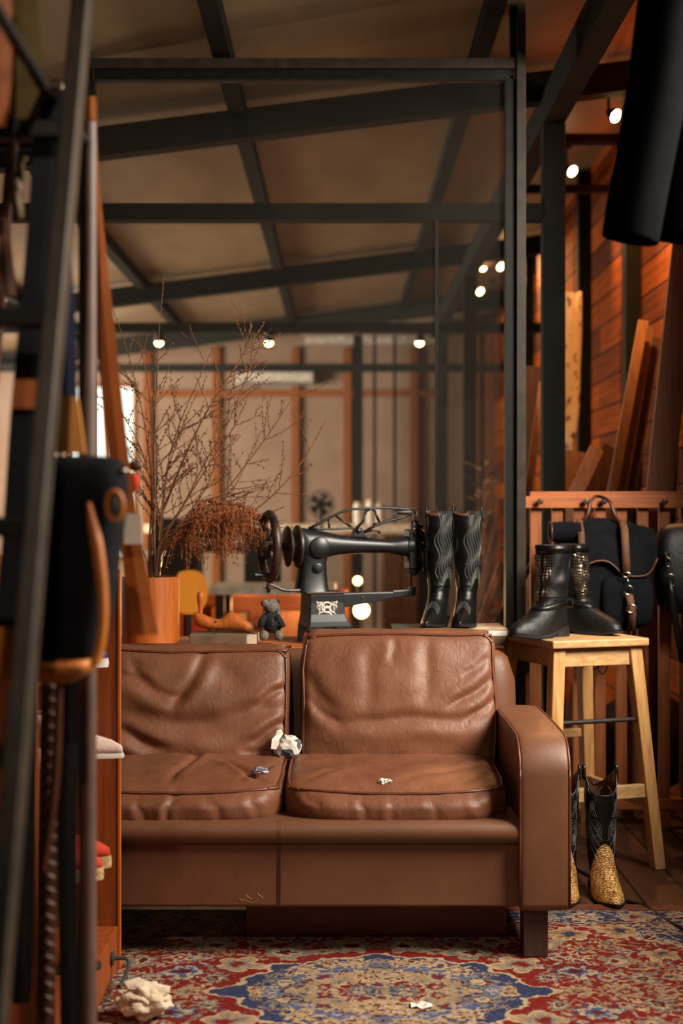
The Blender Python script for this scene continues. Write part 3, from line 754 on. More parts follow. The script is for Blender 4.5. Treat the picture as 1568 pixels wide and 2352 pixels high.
# bed block with flared foot and arched cut-outs
def bed_sec(z, x0, x1, y0, y1): return [Vector(v) for v in ((x0, y0, z), (x1, y0, z), (x1, y1, z), (x0, y1, z))]
X0, X1 = mx(590) , mx(742)
bed = MB(); bed.loft([bed_sec(.055, X0 - .008, X1 + .028, -.075, .075), bed_sec(.075, X0 - .004, X1 + .012, -.072, .072), bed_sec(.10, X0 - .001, X1 + .003, -.066, .066), bed_sec(.14, X0, X1, -.062, .062), bed_sec(mz(514), X0, X1, -.062, .062)])
bed.build('bed_block', ir, sm_, bevel=.004)
for sx, sy in ((0, -1), (1, -1), (0, 1), (1, 1)):
    x = (X0 - .006) if sx == 0 else (X1 + .022); k = 1 if sx == 0 else -1
    MB().prism([(0, .06), (.06 * k, .06), (.035 * k, .045), (.016 * k, .02), (.010 * k, 0), (-.004 * k, 0)], lambda u, v, t: Vector((x + u, t, v)), sy * .074, sy * .056).build('foot', ir, sm_)
MB().b2(X0 - .014, X1 + .006, -.068, .068, mz(514), mz(505)).build('bed_plate', iw, sm_, bevel=.002)
# monogram on the block front
em = MB(); ec = Vector(((X0 + X1) / 2 - .002, -.0635, mz(596))); rm = .0029
def em_t(pts, r=rm): em.tube([ec + Vector((x * 1.08, 0, z * 1.15)) for x, z in pts], r * 1.25, 6)
def S_(w_, h_, flip=1, ox=0, oz=0, tight=1):
    up = [(flip * w_ * math.cos(math.radians(a)) + ox, h_ / 2 + h_ / 2 * math.sin(math.radians(a)) + oz) for a in range(20, 271, 18)]
    dn = [(flip * w_ * math.cos(math.radians(a)) + ox, -h_ / 2 + h_ / 2 * math.sin(math.radians(a)) + oz) for a in range(90, -161, -18)]
    return up + dn
em_t(S_(.017, .030)); em_t(S_(.010, .018), .0018)
em_t(S_(.011, .024, -1, -.019), .0022); em_t(S_(.011, .024, 1, .020), .0022)
em_t([(-.034, -.030), (-.026, -.030), (-.022, .028), (0, -.008), (.022, .028), (.026, -.030), (.034, -.030)], .0020)
em_t([(-.036, .030), (-.014, .030)], .0016); em_t([(.014, .030), (.036, .030)], .0016)
for sx in (-1, 1):
    em_t([(sx * .034, .034), (sx * .030, .024), (sx * .034, .016), (sx * .026, .008)], .0016); em_t([(sx * .033, -.014), (sx * .026, -.020), (sx * .030, -.034)], .0016); em_t([(sx * .015, -.035), (sx * .024, -.034)], .0016)
em_t([(.012 * math.cos(a / 10 * 2 * PI), .006 + .010 * math.sin(a / 10 * 2 * PI)) for a in range(11)], .0015)
em_t([(.018 * math.cos(a / 14 * 2 * PI), -.002 + .016 * math.sin(a / 14 * 2 * PI)) for a in range(15)], .0013)
em.build('monogram', plain('cream_enamel', (236, 230, 214), .6), sm_, smooth=True)
# column rising into the arm
zc, zt_ = mz(508), mz(290)
rings = []
for t, x0, x1, hy in ((0, mx(540), mx(692), .056), (.08, mx(546), mx(686), .052), (.35, mx(554), mx(680), .046), (.62, mx(562), mx(678), .044), (.8, mx(566), mx(690), .046), (1.0, mx(566), mx(716), .048)):
    z = zc + (zt_ - zc) * t; ring = []
    for k in range(28):
        a = 2 * PI * k / 28; cx_, cy_ = math.cos(a), math.sin(a)
        ring.append(Vector(((x0 + x1) / 2 + (x1 - x0) / 2 * math.copysign(abs(cx_) ** .6, cx_), hy * math.copysign(abs(cy_) ** .6, cy_), z)))
    rings.append(ring)
MB().loft(rings).build('column', ir, sm_, smooth='auto', bevel=.002)
# horizontal arm
def arm_ring(x, zc_, ry, rz, sq=.85): return [Vector((x, ry * math.copysign(abs(math.cos(a)) ** sq, math.cos(a)), zc_ + rz * math.copysign(abs(math.sin(a)) ** sq, math.sin(a)))) for a in [2 * PI * k / 28 for k in range(28)]]
zz = lambda a, b: ((mz(a) + mz(b)) / 2, (mz(a) - mz(b)) / 2)
AR = []
for cx_, t_, b_, ry in ((556, 226, 358, .040), (566, 218, 366, .048), (590, 222, 372, .050), (640, 230, 368, .048), (690, 240, 352, .044), (740, 252, 342, .038), (820, 262, 338, .033), (910, 270, 336, .029), (970, 276, 336, .027), (1000, 270, 344, .030), (1040, 262, 352, .034), (1075, 262, 352, .034)):
    c, h = zz(t_, b_); AR.append(arm_ring(mx(cx_), c, ry, h))
MB().loft(AR).build('arm', ir, sm_, smooth='auto')
d = MB(); d.lathe([(.0365, 0), (.0365, -.010), (.033, -.013), (.001, -.013)], (mx(637), -.045, mz(307)), 28, 'y'); d.build('cover_disc', ir, sm_, smooth='auto')
d = MB(); d.lathe([(.018, 0), (.018, -.008), (.015, -.010), (.011, -.010), (.011, -.014), (.001, -.015)], (mx(628), -.042, mz(400)), 22, 'y'); d.build('boss', ir, sm_, smooth='auto')
# pulley
zp = mz(303)
d = MB(); d.lathe([(.010, mx(490)), (.030, mx(494)), (.050, mx(500)), (.066, mx(503)), (.072, mx(510)), (.070, mx(516)), (.052, mx(520)), (.046, mx(530)), (.056, mx(540)), (.070, mx(545)), (.0745, mx(552)), (.073, mx(561)), (.05, mx(566)), (.02, mx(570))], (0, 0, zp), 40, 'x')
d.build('belt_pulley', iw, sm_, smooth='auto')
# handwheel
zw = mz(303); xw = mx(430)
hw = MB(); hw.tube([Vector((xw, .112 * math.cos(2 * PI * k / 48), zw + .112 * math.sin(2 * PI * k / 48))) for k in range(48)], .0155, 14, closed=True)
wh = hw.build('handwheel', iw, sm_, smooth=True)
sp = MB()
for k in range(5):
    a = 2 * PI * k / 5 + .5
    pts = [(xw + .012 * math.sin(PI * t), (.018 + .086 * t) * math.cos(a + .35 * t), zw + (.018 + .086 * t) * math.sin(a + .35 * t)) for t in [i / 8 for i in range(9)]]
    sp.tube(pts, [.010 - .003 * i / 8 for i in range(9)], 8)
sp.build('spokes', iw, wh, smooth=True)
d = MB(); d.lathe([(.001, xw - .022), (.014, xw - .022), (.022, xw - .012), (.024, xw + .014), (.014, xw + .03), (.012, mx(500))], (0, 0, zw), 20, 'x'); d.build('hub', iw, wh, smooth='auto')
hz_ = mz(428)
d = MB(); d.lathe([(.001, mx(338)), (.009, mx(341)), (.0125, mx(350)), (.011, mx(362)), (.007, mx(374)), (.0075, mx(392)), (.010, mx(404)), (.008, mx(424)), (.001, mx(426))], (0, -.050, hz_), 16, 'x'); d.build('crank_handle', ir, wh, smooth=True)
# bobbin winder
d = MB(); d.tube(cr([(mx(548), -.05, mz(497)), (mx(510), -.055, mz(497)), (mx(470), -.058, mz(492)), (mx(425), -.058, mz(472)), (mx(405), -.058, mz(470))]), .0055, 8)
d.lathe([(.002, mx(385)), (.002, mx(402)), (.016, mx(403)), (.018, mx(408)), (.016, mx(414)), (.004, mx(416)), (.003, mx(440))], (0, -.058, mz(484)), 16, 'x'); d.build('bobbin_winder', iw, sm_, smooth='auto')
# pierced take-up lever over the arm
lv = MB(); yl = -.012
def lbar(pts, w_=.0045): lv.tube([(mx(a), yl, mz(b)) for a, b in pts], w_, 6, flat=1.0)
lbar([(600, 224), (640, 205), (700, 172), (750, 148), (800, 136), (860, 132), (960, 130), (1050, 136), (1085, 150)], .0052)
lbar([(604, 222), (640, 225), (700, 226), (800, 222), (825, 232)], .0045)
lbar([(690, 182), (693, 224)], .004); lbar([(722, 166), (800, 224)], .0045); lbar([(862, 138), (848, 190), (812, 226)], .005); lbar([(862, 146), (880, 136), (900, 146)], .004)
lbar([(898, 140), (920, 196)], .0045); lbar([(850, 240), (900, 212), (960, 190), (1020, 176), (1075, 156)], .0055); lbar([(890, 206), (925, 198)], .004)
lv.build('takeup_lever', ir, sm_, smooth=True)
d = MB(); d.prism([(mx(795), mz(262)), (mx(850), mz(262)), (mx(848), mz(240)), (mx(835), mz(220)), (mx(815), mz(220)), (mx(802), mz(240))], lambda u, v, t: Vector((u, t, v)), -.024, .012); d.lathe([(.009, 0), (.009, -.03), (.001, -.032)], (mx(822), 0, mz(234)), 14, 'y'); d.build('lever_bracket', ir, sm_, bevel=.002, smooth='auto')
d = MB(); d.tube([(mx(850), -.02, mz(240)), (mx(890), -.02, mz(232)), (mx(918), -.02, mz(240))], .004, 6); d.tube([(mx(848), -.02, mz(262)), (mx(880), -.02, mz(268))], .006, 6); d.sphere((mx(918), -.02, mz(240)), .006, 8, 6); d.build('oil_crank', iw, sm_, smooth=True)
d = MB(); d.tube([(mx(641), 0, mz(224)), (mx(641), 0, mz(150))], .0016, 6); d.tube([(mx(634), 0, mz(170)), (mx(650), 0, mz(168))], .0014, 5); d.build('thread_post', iw, sm_, smooth=True)
# head: bars, cams and foot
d = MB(); d.b2(mx(1052), mx(1098), -.030, .030, mz(410), mz(228)); d.lathe([(.032, mx(1040)), (.037, mx(1048)), (.037, mx(1062))], (0, 0, mz(306)), 22, 'x')
d.prism([(mx(1046), mz(350)), (mx(1110), mz(350)), (mx(1118), mz(400)), (mx(1092), mz(440)), (mx(1066), mz(438)), (mx(1056), mz(400))], lambda u, v, t: Vector((u, t, v)), -.022, .022); d.build('needle_head', ir, sm_, bevel=.004, smooth='auto')
d = MB()
for cx_, r in ((1072, .0042), (1092, .005), (1108, .0035)): d.tube([(mx(cx_), -.012, mz(146 if cx_ != 1108 else 200)), (mx(cx_), -.012, mz(420))], r, 8)
for cx_, cz_, r in ((1098, 215, .012), (1085, 190, .010), (1112, 250, .014), (1104, 300, .016), (1120, 330, .010), (1100, 360, .012), (1075, 250, .009)): d.sphere((mx(cx_), -.028, mz(cz_)), r, 12, 8, (.8, 1, 1))
d.b2(mx(1060), mx(1116), -.034, -.01, mz(222), mz(208)); d.b2(mx(1098), mx(1130), -.026, .01, mz(322), mz(236)); d.tube([(mx(1125), -.02, mz(330)), (mx(1127), -.02, mz(445))], .0038, 8); d.b2(mx(1120), mx(1134), -.028, -.01, mz(418), mz(402))
d.tube([(mx(1060), -.02, mz(400)), (mx(1052), -.02, mz(440))], .0035, 6); d.b2(mx(1042), mx(1060), -.025, -.012, mz(444), mz(432)); d.build('head_linkage', ir, sm_, smooth='auto', bevel=.0015)
d = MB(); d.tube([(mx(1068), -.012, mz(420)), (mx(1068), -.012, mz(502))], .0042, 8); d.tube([(mx(1085), -.012, mz(420)), (mx(1085), -.012, mz(445))], .003, 8); d.b2(mx(1060), mx(1086), -.022, -.002, mz(500), mz(492)); d.build('presser_foot', ir, sm_, smooth='auto')
d = MB(); d.tube([(mx(985), -.01, mz(152)), (mx(1000), -.01, mz(150)), (mx(1060), -.01, mz(150)), (mx(1078), -.01, mz(146))], [.004, .009, .009, .005], 10)
d.b2(mx(960), mx(1032), -.014, .006, mz(128), mz(122)); d.b2(mx(985), mx(1000), -.018, .004, mz(160), mz(146)); d.tube(cr([(mx(1030), -.01, mz(124)), (mx(1070), -.01, mz(134)), (mx(1092), -.01, mz(128)), (mx(1086), -.01, mz(118))]), .003, 6); d.build('tension_rod', iw, sm_, smooth='auto')
# long lower cylinder arm
d = MB(); 
for (a, t0, b0, hy) in ((0,) * 4,): pass
d.loft([[Vector((mx(x), y, mz(z))) for y, z in ((-hy, t_), (hy, t_), (hy, b_), (-hy, b_))] for x, t_, b_, hy in ((742, 516, 580, .034), (860, 514, 562, .030), (980, 514, 543, .022), (984, 508, 540, .020), (1088, 503, 533, .016))]); d.build('cylinder_bed', ir, sm_, bevel=.003)
d = MB(); d.b2(mx(1056), mx(1090), -.018, .018, mz(506), mz(500)); d.build('needle_plate', iw, sm_)
d = MB(); d.lathe([(.0035, 0), (.0035, -.004), (.001, -.005)], (mx(836), -.030, mz(536)), 10, 'y'); d.build('screw', iw, sm_)

# ------------------------------------------------------------------ boots: shaped from horizontal slices
def boot_fn(prof, crease=.0):
    zs = [p[0] for p in prof]
    def at(z):
        z = min(max(z, zs[0]), zs[-1])
        for i in range(len(prof) - 1):
            if z <= prof[i + 1][0] or i == len(prof) - 2:
                t = (z - prof[i][0]) / (prof[i + 1][0] - prof[i][0]); t = t * t * (3 - 2 * t) if False else t
                return [prof[i][k] + (prof[i + 1][k] - prof[i][k]) * t for k in range(1, 5)]
    def pt(z, th, grow=0, dip=None):
        yb, yf, hw_, pw = at(z)               # back, front (toe is -y), half width, pointedness of the toe
        mid, half = (yb + yf) / 2, (yb - yf) / 2 + grow
        c, s = math.cos(th), math.sin(th)
        y = mid + half * c
        cn = crease * sstep(.06, .12, z) * noise.noise(Vector((c * .05, s * .05, z)) * 24 + Vector((hw_, 7, 0)))
        y += cn * c; 
        wv = (hw_ + grow + cn) * math.copysign(abs(s) ** (.9 if prof[0][4] > .3 else .66), s)
        if c < 0: wv *= (1 - pw * (-c) ** 2.2)
        elif half > .055: wv *= (1 - .30 * c * 1.0)
        zz_ = z + (dip(z, th) if dip else 0)
        return Vector((wv, y, zz_))
    return pt
def boot(name, label, H, prof, vamp_z, mats, loc, rotz, dip=None, heel_h=.035, heel_len=.06, lean=0, group=None, stitch=None, sole_w=.004, block_heel=False, vshape=0, crease=.0025):
    root = thing(name, label, 'boot', loc, rotz, group)
    pt = boot_fn(prof, crease); n = 44
    def vz(th): return vamp_z + vshape * max(0, -math.cos(th)) ** 1.5 * (1 if vshape > 0 else 0) - (.0 if vshape == 0 else .015 * abs(math.sin(th)))
    # foot
    R = []
    for i in range(30):
        t = i / 29; R.append([pt(.006 + (vz(2 * PI * k / n) - .006) * t, 2 * PI * k / n) for k in range(n)])
    fo = MB().loft(R, caps=False)
    lift = lambda v: Vector((v.x, v.y, v.z + heel_h * sstep(-.08, .02, v.y) * (1 - sstep(.03, .16, v.z)) + .010 * sstep(-.13, -.22, v.y) * (1 - sstep(.0, .10, v.z))))
    fo.v = [lift(v) for v in fo.v]; fo.build('foot', mats['foot'], root, smooth=True, solid=.002)
    R = []
    for i in range(34):
        t = i / 33; ring = []
        for k in range(n):
            th = 2 * PI * k / n; z0 = vz(th) - .003; z = z0 + (H - z0) * t
            p = pt(z, th, .0006 if vshape else .0); dz = dip(th) * t ** 6 if dip else 0
            ring.append(lift(Vector((p.x, p.y, z + dz))))
        R.append(ring)
    sh = MB().loft(R, caps=False).build('shaft', mats['shaft'], root, smooth=True, solid=.0035)
    # lining seen inside the mouth
    R2 = [[Vector((v.x * .93, v.y * .93 + (prof[-1][1] + prof[-1][2]) / 2 * .07, v.z - .004)) for v in r] for r in R[18:]]
    MB().loft(R2, caps=False).build('lining', mats['lining'], root, smooth=True)
    # sole
    R = []
    for zz_, g in ((-.001, sole_w * .7), (.003, sole_w), (.0075, sole_w)):
        R.append([lift(pt(.006, 2 * PI * k / n, g) * 1 + Vector((0, 0, zz_ - .006))) for k in range(n)])
    MB().loft(R).build('sole', mats['sole'], root)
    yb = prof[0][1]; hw_ = prof[0][3]
    hl = MB(); R = []
    for zz_, s_ in ((0, .86 if not block_heel else 1.0), (heel_h, 1.0)):
        ring = [Vector((hw_ * .78 * s_ * math.copysign(abs(math.sin(a)) ** .7, math.sin(a)), yb - heel_len * .5 + heel_len * .52 * s_ * math.copysign(abs(math.cos(a)) ** .7, math.cos(a)) - (1 - s_) * .0, zz_)) for a in [2 * PI * k / 24 for k in range(24)]]
        R.append(ring)
    hl.loft(R).build('heel', mats['sole'], root, smooth='auto')
    if stitch: stitch(root, pt, lift)
    return root, pt, lift
def stitches(mat_, curves, r=.0008, H=None, part='stitching'):
    def fn(root, pt, lift):
        m = MB()
        for cv in curves:
            m.tube([lift(pt(z, th, .0018)) for z, th in cv], r, 4)
        m.build(part, mat_, root)
    return fn
def wave_curves():
    C = []
    for side in (PI - .75, PI + 1.45):
        for k in range(8):
            off = (k - 3.5) * .23
            cv = []
            for i in range(61):
                z = .165 + .235 * i / 60; u = i / 60
                if abs(off) > .75 and u < .2: continue
                cv.append((z, side + off * (1 - .35 * u) + .22 * math.sin(u * 13 + 1.2 + k * .35) * (1 - u * .35) * (1 if side < 0 else -1)))
            C.append(cv)
    for side in (-1, 1):
        for k in range(5): C.append([(.13 + .04 * abs(math.sin(t * PI)) + .008 * k, PI + side * (.5 + 1.1 * t)) for t in [i / 16 for i in range(17)]])
    for k in range(3): C.append([(.052 + .007 * k + .018 * math.cos((t - .5) * 4) , PI + (t - .5) * 1.6) for t in [i / 16 for i in range(17)]])
    return C
wprof = [(0, .040, -.215, .040, .58), (.010, .042, -.217, .041, .58), (.022, .042, -.205, .040, .52), (.036, .041, -.178, .038, .42), (.052, .040, -.145, .037, .30), (.070, .041, -.112, .036, .2), (.09, .043, -.086, .035, .12), (.115, .046, -.070, .036, .05),
         (.15, .050, -.062, .040, 0), (.20, .056, -.062, .043, 0), (.28, .062, -.064, .046, 0), (.36, .063, -.062, .0465, 0), (.405, .062, -.060, .0465, 0)]
bm_ = dict(foot=M['black_leather'], shaft=M['black_leather'], sole=M['rubber'], lining=M['brown'])
dipw = lambda th: -.018 * math.cos(th) ** 2 * (1 if math.cos(th) < 0 else .5)
def pulls(root, pt, H, lift):
    for sx in (PI / 2, -PI / 2):
        m = MB(); p0 = pt(H, sx); a = [p0 + Vector((math.copysign(.002, p0.x), dy, dz)) for dy, dz in ((-.011, -.03), (-.011, 0), (-.006, .014), (.006, .014), (.011, 0), (.011, -.03))]
        m.tube(cr(a, 4), .0042, 8, flat=.5); m.build('pull_strap', M['black_leather'], root, smooth=True)
bkz = TZ + .058
for px, rz in ((1013, -.30), (1077, -.22)):
    lb = 'tall black western boot with wave stitching on the table, nearer the sewing machine' if px < 1040 else 'tall black western boot with wave stitching on the table, beside the steel post'
    r, pt, lf = boot('western_boot', lb, .402, wprof, .135, bm_, ((px - 784) / S5 , 5.04, bkz), rz, dipw, .030, .052, stitch=stitches(M['grey_thread'], wave_curves(), .0009), group='pair of tall black western boots')
    pulls(r, pt, .402, lf)

# magazines and book the boots stand on
mg = thing('magazine', 'pale magazine lying under the tall black western boots', 'magazine', ((1090 - 784) / S5, 5.0, TZ + .032))
MB().b2(.35, .565, 4.86, 5.12, TZ + .032, TZ + .052).build('pages', M['white'], mg, world=True)
MB().b2(.348, .567, 4.858, 5.122, TZ + .0522, TZ + .0545).build('cover', plain('mottled_cover', (206, 190, 168), .5, 0, (150, 128, 104), scale=30), mg, world=True)
mg = thing('magazine', 'grey thin magazine under the western boots reaching toward the sewing machine', 'magazine', (.3, 5.0, TZ + .032))
MB().b2(.18, .345, 4.88, 5.10, TZ + .032, TZ + .048).build('pages', M['book_tan'], mg, world=True)
MB().b2(.178, .346, 4.878, 5.102, TZ + .0482, TZ + .0545).build('cover', M['grey_plastic'], mg, world=True)
tag(MB().b2(.17, .56, 4.86, 5.13, TZ + .001, TZ + .0315).build('book', M['book_tan'], bevel=.002), 'thick tan book at the bottom of the pile under the western boots', 'book')

# shoe last on its book
bk = thing('book', 'thick tan cloth book under the wooden shoe last', 'book', ((505 - 784) / S5, 4.93, TZ))
def u(px, D=4.93): return (px - 784) * D / F
MB().b2(u(440), u(571), 4.84, 5.02, TZ + .001, TZ + .0375).build('cover', M['book_tan'], bk, world=True, bevel=.004)
MB().b2(u(571), u(592), 4.845, 5.015, TZ + .003, TZ + .034).build('pages', M['cream'], bk, world=True)
la = thing('shoe_last', 'carved orange wooden shoe last with an upright knob handle lying on the tan book', 'shoe last', (u(520), 4.93, TZ + .038))
def lz(cy): return CAMH + (1176 - (1100 + cy / 1.96)) * 4.93 / F
def lx(cx): return u(400 + cx / 1.96)
R = []
for cx_, t_, b_, hy in ((90, 612, 625, .006), (93, 600, 645, .020), (102, 600, 662, .027), (125, 606, 672, .030), (160, 622, 676, .030), (195, 632, 678, .029), (220, 624, 680, .030), (245, 600, 682, .031), (262, 597, 684, .032), (290, 612, 686, .035), (330, 640, 689, .038), (365, 655, 690, .034), (385, 662, 690, .024), (395, 672, 688, .010)):
    c = (lz(t_) + lz(b_)) / 2; h = (lz(t_) - lz(b_)) / 2
    R.append([Vector((lx(cx_), 4.93 + hy * math.copysign(abs(math.cos(a)) ** .8, math.cos(a)), c + h * math.copysign(abs(math.sin(a)) ** .8, math.sin(a)))) for a in [2 * PI * k / 20 for k in range(20)]])
ls = MB().loft(R); dz = TZ + .0385 - min(v.z for v in ls.v); ls.v = [v + Vector((0, 0, dz)) for v in ls.v]
ls.build('last_body', M['teak'], la, world=True, smooth=True)
MB().lathe([(.005, lz(618)), (.0075, lz(600)), (.007, lz(580)), (.010, lz(560)), (.0125, lz(540)), (.012, lz(522)), (.009, lz(511)), (.001, lz(507))], (lx(118), 4.93, dz * 0), 16).build('knob_handle', M['teak'], la, world=True, smooth=True)
MB().lathe([(.0035, 0), (.0035, -.003), (.0008, -.003)], (lx(190), 4.902, lz(640)), 10, 'y').build('peg_hole', M['rubber'], la, world=True)

# plush dog in a navy jacket
def ux(cx, D=4.93): return (400 + cx / 1.96 - 784) * D / F
pd = thing('plush_toy', 'small grey plush dog in a navy jacket sitting beside the sewing machine', 'plush toy', (ux(445), 4.90, TZ))
def pzz(cy): return CAMH + (1176 - (1100 + cy / 1.96)) * 4.90 / F
b = MB(); b.sphere((ux(438), 4.90, pzz(572)), .026, 16, 12, (1, .9, 1)); b.sphere((ux(415), 4.885, pzz(560)), .015, 12, 8, (1.2, .9, .9)); b.sphere((ux(410), 4.90, pzz(592)), .010, 10, 8, (.7, 1, 1.6)); b.sphere((ux(468), 4.90, pzz(590)), .011, 10, 8, (.7, 1, 2.0))
b.build('head', M['fur'], pd, world=True, smooth=True)
b = MB(); b.sphere((ux(400), 4.876, pzz(556)), .0045, 8, 6); b.sphere((ux(470), 4.905, pzz(553)), .006, 8, 6); b.sphere((ux(428), 4.877, pzz(550)), .003, 8, 6); b.build('nose', M['rubber'], pd, world=True, smooth=True)
b = MB(); b.loft([[Vector((ux(cx_) + rx * math.cos(a), 4.90 + rx * .8 * math.sin(a), pzz(cy_))) for a in [2 * PI * k / 18 for k in range(18)]] for cx_, cy_, rx in ((438, 598, .016), (436, 606, .024), (438, 630, .029), (442, 660, .030), (445, 684, .028), (445, 692, .018))])
for cx0, cx1 in ((398, 392), (478, 492)): b.tube([(ux(436 + (cx0 - 436) * .6), 4.89, pzz(615)), (ux(cx0), 4.885, pzz(640)), (ux(cx1), 4.88, pzz(665))], [.012, .0125, .011], 10)
b.build('jacket', M['navy'], pd, world=True, smooth=True)
e = MB(); e.tube([(ux(458) + x, 4.869, pzz(645) + z) for x, z in ((-.006, .010), (-.010, .012), (-.010, .004), (-.003, 0), (-.006, -.008), (-.010, -.006))], .0011, 5); e.tube([(ux(468) + x, 4.870, pzz(648) + z) for x, z in ((-.002, .010), (-.003, -.006), (.006, -.006))], .0011, 5); e.build('stitched_letters', M['book_tan'], pd, world=True)
for cx_ in (408, 474): b = MB(); b.sphere((ux(cx_), 4.872, pzz(700)), .017, 12, 8, (1, 1.3, .95)); b.sphere((ux(cx_), 4.86, pzz(704)), .015, 12, 8); b.build('leg', M['fur'], pd, world=True, smooth=True)

# ------------------------------------------------------------------ planter, glass vase and dried branches
pc = Vector((u(346, 4.95), 4.95, TZ)); SP = 4.95 / F
pl = thing('cylinder_pot', 'orange wooden cylinder pot on the table left of the shoe last', 'pot', tuple(pc))
rp = 65.5 * SP; hp = CAMH + (1176 - 1324) * SP - TZ
MB().lathe([(.001, .001), (rp, .001), (rp, hp), (rp - .005, hp), (rp - .005, .02), (.001, .02)], n=56).build('wooden_wall', M['teak'], pl, smooth='auto')
vs = thing('glass_vase', 'clear flared glass vase standing inside the orange wooden pot', 'vase', (pc.x + .012, pc.y, TZ + .022))
zt2 = CAMH + (1176 - 1264) * SP - TZ - .022
MB().lathe([(.001, 0), (.030, 0), (.032, .01), (.026, zt2 * .55), (.022, zt2 * .72), (.030, zt2 * .9), (.043, zt2), (.0405, zt2), (.027, zt2 * .9), (.0195, zt2 * .72), (.0235, zt2 * .55), (.028, .014), (.001, .010)], n=28, caps=False).build('vase_wall', M['vase_glass'], vs, smooth='auto')
bo = Vector((pc.x + .012, pc.y, TZ + .06))
dr = thing('dried_branches', 'tall dried brown branches with a drooping rust plume in the glass vase', 'dried flowers', tuple(bo))
rb = random.Random(5)
mouth = Vector((pc.x + .012, pc.y, TZ + .022 + zt2))
def grow(tip, bend, thick, nsub, seed, D2=0, subl=.16):
    r_ = random.Random(seed); m = MB(); tgt = P(tip[0], tip[1], 4.95 + D2); thick *= 1.35; nsub = int(nsub * 1.6)
    s0 = mouth + Vector((r_.uniform(-.022, .022), r_.uniform(-.02, .02), 0)); base = bo + Vector((r_.uniform(-.012, .012), r_.uniform(-.012, .012), -.025))
    dv = tgt - s0; side = Vector((dv.z, 0, -dv.x)).normalized()
    pts = [base, s0] + [s0 + dv * t + side * bend * math.sin(PI * t) + Vector((r_.uniform(-1, 1), r_.uniform(-1, 1), r_.uniform(-1, 1))) * .006 for t in (.2, .4, .6, .8)] + [tgt]
    path = cr(pts, 8); N = len(path)
    m.tube(path, [thick * (1 - .8 * i / N) + .0004 for i in range(N)], 5)
    def buds(pp, every, a=.3):
        for i in range(int(len(pp) * a), len(pp)):
            if r_.random() < every: 
                q = pp[i] + Vector((r_.uniform(-1, 1), r_.uniform(-1, 1), r_.uniform(-1, 1))) * .0035; m.sphere(q, r_.uniform(.0018, .0033), 5, 4, (1, 1, 1.4))
    buds(path, .85, .55)
    for k in range(nsub):
        i = int(N * r_.uniform(.30, .93)); p = path[i]; d = (path[min(i + 3, N - 1)] - path[i - 3]).normalized()
        ang = r_.choice((-1, 1)) * r_.uniform(.35, .95); ca, sa = math.cos(ang), math.sin(ang)
        d2 = Vector((d.x * ca - d.z * sa, d.y + r_.uniform(-.4, .4), d.x * sa + d.z * ca)).normalized(); L = subl * r_.uniform(.45, 1.3) * (1.15 - .5 * i / N)
        cv = r_.uniform(-.25, .25)
        q = [p + d2 * L * t + Vector((cv * d2.z, 0, .12 - cv * d2.x)) * L * t * t for t in [j / 12 for j in range(13)]]
        q = [v + Vector((r_.uniform(-1, 1), 0, r_.uniform(-1, 1))) * .0013 for v in q]
        m.tube(q, [.0013 * (1 - .6 * j / 12) + .0004 for j in range(13)], 4); buds(q, .75, .25)
        if r_.random() < .6:
            j = r_.randint(4, 9); e = d2 * 1; an = r_.choice((-1, 1)) * .6; e = Vector((e.x * math.cos(an) - e.z * math.sin(an), e.y, e.x * math.sin(an) + e.z * math.cos(an)))
            q2 = [q[j] + e * L * .5 * t for t in [v / 6 for v in range(7)]]; m.tube(q2, .0005, 4); buds(q2, .7, .2)
    m.build('branch', M['twig'], dr, world=True)
for i, (tip, bend, th, ns, D2) in enumerate([((262, 716), .05, .0026, 5, .10), ((376, 640), -.01, .0024, 4, -.02), ((606, 742), -.04, .0042, 15, 0), ((608, 765), .015, .003, 9, .05), ((488, 800), -.045, .0028, 6, .08), ((452, 905), -.03, .0026, 9, -.06),
        ((748, 965), .10, .0034, 9, .02), ((690, 880), .05, .0030, 10, .06), ((575, 900), .02, .0028, 9, -.05), ((318, 780), .03, .0024, 6, .1), ((232, 880), .06, .0024, 7, .05), ((520, 1000), .03, .0026, 8, -.1), ((600, 990), .06, .0024, 7, .1), ((350, 880), .02, .0022, 7, 0)]):
    grow(tip, bend, th, ns, 100 + i, D2)
pm = MB(); rr_ = random.Random(3)
arches = []
for k in range(9):
    dy = rr_.uniform(-.10, .10); tx = rr_.uniform(510, 592); ty = rr_.uniform(1150, 1260); hx_ = rr_.uniform(440, 520); hy_ = rr_.uniform(1128, 1200)
    arches.append(cr([mouth + Vector((.005, 0, -.03)), P(400 + rr_.uniform(-8, 8), 1235, 4.95 + dy * .3), P(hx_ - 40, hy_ + 45, 4.95 + dy * .6), P(hx_, hy_, 4.95 + dy), P((hx_ + tx) / 2 + 10, (hy_ + ty) / 2 - 12, 4.95 + dy), P(tx, ty, 4.95 + dy)], 10))
for A in arches:
    pm.tube(A, [.0019 - .0012 * i / len(A) for i in range(len(A))], 5)
for k in range(620):
    A = rr_.choice(arches); i = int(len(A) * rr_.uniform(.42, 1)); i = min(i, len(A) - 1); p = A[i]
    L = rr_.uniform(.02, .115) * (1.1 if i < len(A) * .85 else .8); sx_ = rr_.uniform(-.7, .9); sy_ = rr_.uniform(-.4, .4)
    q = [p + Vector((sx_ * L * t ** .7, sy_ * L * t, .012 * t * (1 - t) * 4 - L * t * t)) for t in [j / 7 for j in range(8)]]
    pm.tube(q, .0006, 3, caps=False)
    for j in range(1, 8):
        for _ in range(3):
            pm.sphere(q[j] + Vector((rr_.uniform(-1, 1), rr_.uniform(-1, 1), rr_.uniform(-1, 1))) * .0042, rr_.uniform(.0010, .0021), 4, 3, (1, 1, 1.6))
pm.build('plume', M['plume'], dr, world=True)

